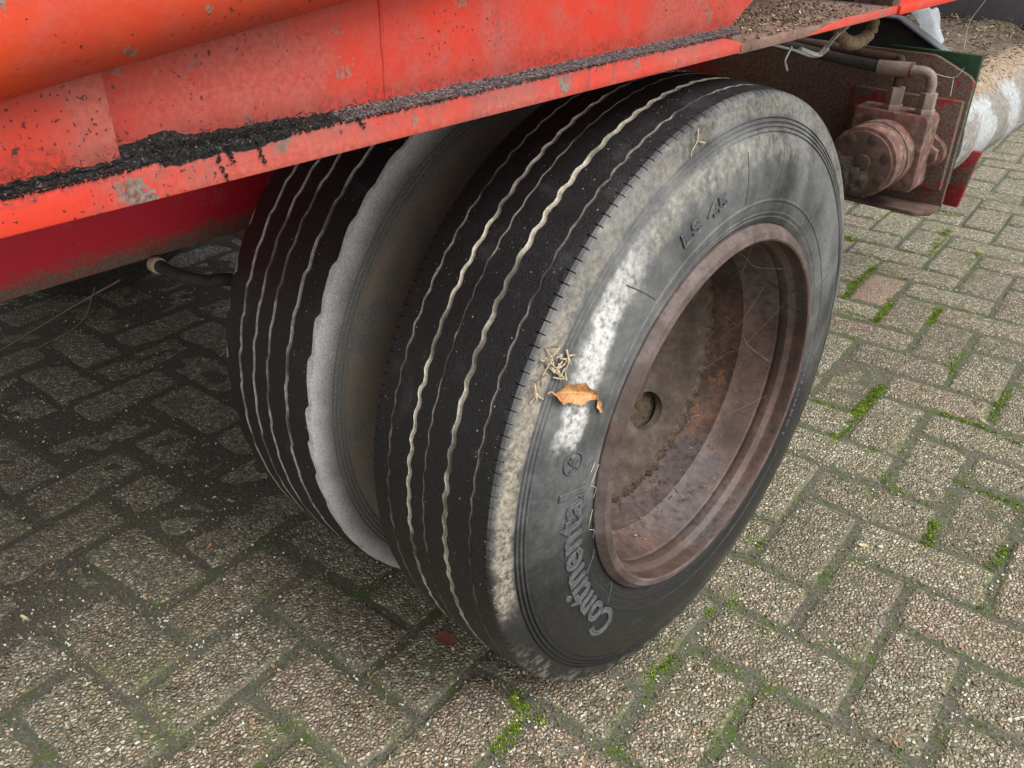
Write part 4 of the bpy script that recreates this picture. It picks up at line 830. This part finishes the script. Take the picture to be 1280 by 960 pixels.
# cobwebs and dusty threads
wv, wf2 = [], []
def thread(pts, r=0.0004, n=6): tube_geo(spline(pts, n), r, 4, wv, wf2)
def rimp(a, r, x): return Vector((x, r * math.cos(R_(a)), HUB + r * math.sin(R_(a))))
for a0, r0, x0, a1, r1, x1 in ((-18, .19, -.118, 20, .212, -.02), (-5, .196, -.11, 28, .209, -.045), (30, .2, -.09, 62, .212, -.03), (10, .195, -.1, -6, .21, -.03), (60, .2, -.07, 42, .213, -.012), (-40, .195, -.11, -20, .212, -.02)):
    p, q = rimp(a0, r0, x0), rimp(a1, r1, x1); m = (p + q) / 2 + Vector((0.004, 0, -0.010)); thread([p, p.lerp(m, 0.6) + Vector((0, 0.004, 0.003)), m, q], 0.00011)
p0, p1 = on(1000, 62, 0, -0.10), on(1040, 78, 0, -0.10)
for pts, r in (([on(950, 52, 0, -.06), on(990, 62, 0, -.08), on(1022, 70, 0, -.09), on(1048, 42, 0, -.06)], .0016), ([on(990, 58, 0, -.05), on(982, 75, 0, -.055), on(984, 88, 0, -.057)], .0014), ([on(1022, 70, 0, -.09), on(1045, 45, 0, -.07), on(1060, 32, 0, -.05)], .0030), ([on(1000, 62, 0, -.085), on(1022, 69, 0, -.09), on(1035, 60, 0, -.08)], .0035)): thread(pts, r)
for pts in ([(1232, 0), (1212, 28), (1205, 60)], [(1205, 85), (1192, 97), (1160, 90)], [(1192, 97), (1188, 120)], [(1140, 195), (1148, 203), (1140, 215)], [(1240, 25), (1225, 35)]): thread([on(x, y, 1, 0.80) for x, y in pts], 0.0006)
for a, r0, r1 in ((168, .246, .262), (172, .262, .25), (181, .248, .258), (186, .256, .247)):
    thread([Vector((side_x(r0) + 0.001, r0 * math.cos(R_(a)), HUB + r0 * math.sin(R_(a)))), Vector((side_x(r1) + 0.003, r1 * math.cos(R_(a + 2)), HUB + r1 * math.sin(R_(a + 2)))), Vector((side_x(r1) + 0.001, r1 * math.cos(R_(a + 5)), HUB + r1 * math.sin(R_(a + 5))))], 0.0003)
tag(link('cobwebs', mesh('cobwebs', wv, wf2), M['web']), 'thin pale cobweb threads hanging in the rim and under the shelf', 'cobweb', kind='stuff')

# ------------------------------------------------------------ leaves and scraps
def leaf_mesh(name, L, W, lobes, curl, seed):
    r = random.Random(seed); n = 14; top, bot = [], []; v = []; f = []
    for i in range(n + 1):
        t = i / n; hw = W / 2 * (math.sin(math.pi * min(1, t * 0.94 + 0.06)) ** 0.6) * (1 - 0.28 * (0.5 + 0.5 * math.cos(t * lobes * 6.28))) * r.uniform(0.85, 1.1)
        for j in range(5):
            s = j / 2 - 1; z = curl * ((s * s) * 0.5 - 0.3 * math.sin(t * 5)) + r.uniform(-1, 1) * curl * 0.06; v.append(((t - 0.5) * L, s * hw, z))
    m = len(v); v += [(x, y, z - 0.0004) for x, y, z in v]
    for i in range(n):
        for j in range(4):
            a = i * 5 + j; f.append((a, a + 5, a + 6, a + 1)); f.append((m + a, m + a + 1, m + a + 6, m + a + 5))
        for j, fl in ((0, 0), (4, 1)):
            a = i * 5 + j; q = (a, m + a, m + a + 5, a + 5); f.append(q if not fl else q[::-1])
    f.append((0, 1, 2, 3, 4, m + 4, m + 3, m + 2, m + 1, m)); a = n * 5; f.append((a + 4, a + 3, a + 2, a + 1, a, m + a, m + a + 1, m + a + 2, m + a + 3, m + a + 4))
    st = [Vector((-L / 2 - 0.2 * L * (1 - k / 4), 0.002 * math.sin(k), 0.0)) for k in range(5)]; tube_geo(st, L * 0.018, 5, v, f)
    return mesh(name, v, f)
def frame(o, p, xdir, nrm):
    nrm = nrm.normalized(); x = (xdir - nrm * xdir.dot(nrm)).normalized(); y = nrm.cross(x)
    o.matrix_world = Matrix(((x.x, y.x, nrm.x, p.x), (x.y, y.y, nrm.y, p.y), (x.z, y.z, nrm.z, p.z), (0, 0, 0, 1)))
def onside(a, r, lift=0.0): return Vector((side_x(r) + lift, r * math.cos(R_(a)), HUB + r * math.sin(R_(a))))
lf = link('dry_leaf', leaf_mesh('dry_leaf', 0.050, 0.024, 2.5, 0.010, 4), M['leaf'], smooth=True, ang=80); frame(lf, onside(151, 0.329, 0.0026), onside(150, 0.30) - onside(152, 0.36), Vector((1, -0.15, 0.1)))
tag(lf, 'curled orange dry leaf stuck to the outer tyre sidewall', 'leaf')
l2 = link('leaf_fragment', leaf_mesh('leaf_fragment', 0.018, 0.008, 1.5, 0.003, 8), M['leaf'], smooth=True, ang=80); frame(l2, onside(152.5, 0.289, 0.0016), Vector((0, 0.3, -1)), Vector((1, 0, 0)))
tag(l2, 'small torn orange leaf scrap on the sidewall below the dry leaf, beside the rim', 'leaf')
def scrap(name, pts, rad, label, seed):
    r = random.Random(seed); v, f = [], []
    for pl in pts:
        P = [onside(a, rr, l) for a, rr, l in pl]; tube_geo(spline(P, 5), [rad * r.uniform(0.5, 1.2) for _ in range((len(P) - 1) * 5 + 1)], 6, v, f)
    o = link(name, mesh(name, v, f), M['straw'], smooth=True, ang=60); tag(o, label, 'plant scrap')
fr = random.Random(9); FIB = []
for k in range(16):
    a, r = fr.uniform(145.5, 149), fr.uniform(.352, .380); FIB.append([(a, r, .002), (a + fr.uniform(-.8, 1.4), r + fr.uniform(-.007, .006), .005), (a + fr.uniform(-1, 2.2), r + fr.uniform(-.010, .006), .002)])
scrap('withered_stalk', FIB + [[(146, .379, .001), (147, .370, .004), (148.5, .362, .003), (149, .352, .003)], [(147, .370, .004), (149.5, .372, .003), (151, .368, .002)], [(146, .379, .001), (145, .384, .003), (146.5, .388, .003)], [(148.5, .362, .003), (147.2, .355, .004), (146, .352, .002)]], 0.0009, 'branched withered pale stalk clinging to the tyre shoulder above the dry leaf', 1)
scrap('withered_stalk', [[(145, .356, .001), (146.5, .352, .005), (148, .349, .004), (149.3, .345, .003)], [(145.5, .354, .003), (146.8, .346, .003)]], 0.0012, 'short curled dry stalk hanging on the chalky sidewall patch above the dry leaf', 2)
scrap('withered_stalk', [[(149, .384, .002), (151, .379, .004), (152.5, .372, .004), (153, .362, .003)], [(151, .379, .004), (153, .384, .002)], [(152.5, .372, .004), (154, .374, .001)]], 0.0010, 'dry stalk caught on the muddy tyre shoulder left of the dry leaf stem', 3)
scrap('grass_scrap', [[(166, .262, .001), (168, .268, .002)], ], 0.0009, 'short straw bit on the sidewall beside the round emblem', 4)
scrap('brown_twig', [[(104, .379, .002), (105, .371, .003), (103.5, .364, .003)], [(105, .371, .003), (107, .366, .003), (107.5, .361, .002)]], 0.0007, 'small brown twig on the tyre shoulder near the beam end', 5)
def ground_leaf(px, py, L, W, mat, label, seed, grp=None, yaw=None):
    p = on(px, py, 2, 0.003); o = link('leaf_fragment', leaf_mesh('leaf_fragment', L, W, 2, 0.0025, seed), M[mat], smooth=True, ang=80)
    a = random.Random(seed).uniform(0, 6.28) if yaw is None else yaw; frame(o, p, Vector((math.cos(a), math.sin(a), 0.1)), Vector((0.1, -0.1, 1))); tag(o, label, 'leaf', grp)
ground_leaf(558, 799, 0.034, 0.026, 'redleaf', 'crumpled red brown leaf lying on the paver against the tyre tread', 31)
ground_leaf(1080, 682, 0.016, 0.008, 'paleleaf', 'pale yellow leaf lying on a paver, broader of the two side by side', 32)
ground_leaf(1101, 684, 0.010, 0.005, 'paleleaf', 'tiny pale leaf lying beside the broader yellow one', 33)
ground_leaf(1232, 528, 0.026, 0.005, 'paleleaf', 'narrow yellow leaf lying along a mossy joint', 34, None, -0.5)
ground_leaf(30, 772, 0.016, 0.007, 'paleleaf', 'pale leaf scrap lying on dirty pavers in the trailer shade', 35)
ground_leaf(262, 682, 0.010, 0.006, 'leaf', 'tiny orange leaf scrap lying behind the inner tyre', 36)
ground_leaf(1076, 252, 0.040, 0.016, 'leaf', 'orange brown curled leaf lying on the pavers below the motor', 37)
# crumpled film on the roller cover
v, f = [], []; nn = 14
for j in range(nn):
    for i in range(nn):
        u, t = i / (nn - 1), j / (nn - 1); p = Vector((-0.215 + 0.055 * u, 0.95 + 0.10 * t, 0.742 - 0.060 * u * u)); q = p * 42
        v.append(p + Vector((0.006 * noise.noise(q), 0.008 * noise.noise(q + Vector((5, 0, 0))), 0.010 + 0.016 * abs(noise.noise(q + Vector((0, 9, 0)))) * 1.6 - 0.006 * u)))
for j in range(nn - 1):
    for i in range(nn - 1): a = j * nn + i; f.append((a, a + 1, a + nn + 1, a + nn))
m = len(v); v += [p - Vector((0, 0, 0.0012)) for p in v]; f += [tuple(m + i for i in q[::-1]) for q in f]
bd = [i for i in range(nn)] + [nn - 1 + nn * k for k in range(1, nn)] + [nn * nn - 1 - i for i in range(1, nn)] + [nn * (nn - 1 - k) for k in range(1, nn - 1)]
for k in range(len(bd)): a, b = bd[k], bd[(k + 1) % len(bd)]; f.append((b, a, m + a, m + b))
tag(link('plastic_film', mesh('plastic_film', v, f), M['white'], smooth=True, ang=60), 'crumpled white plastic film lying on the grey cover beside the roller', 'film')
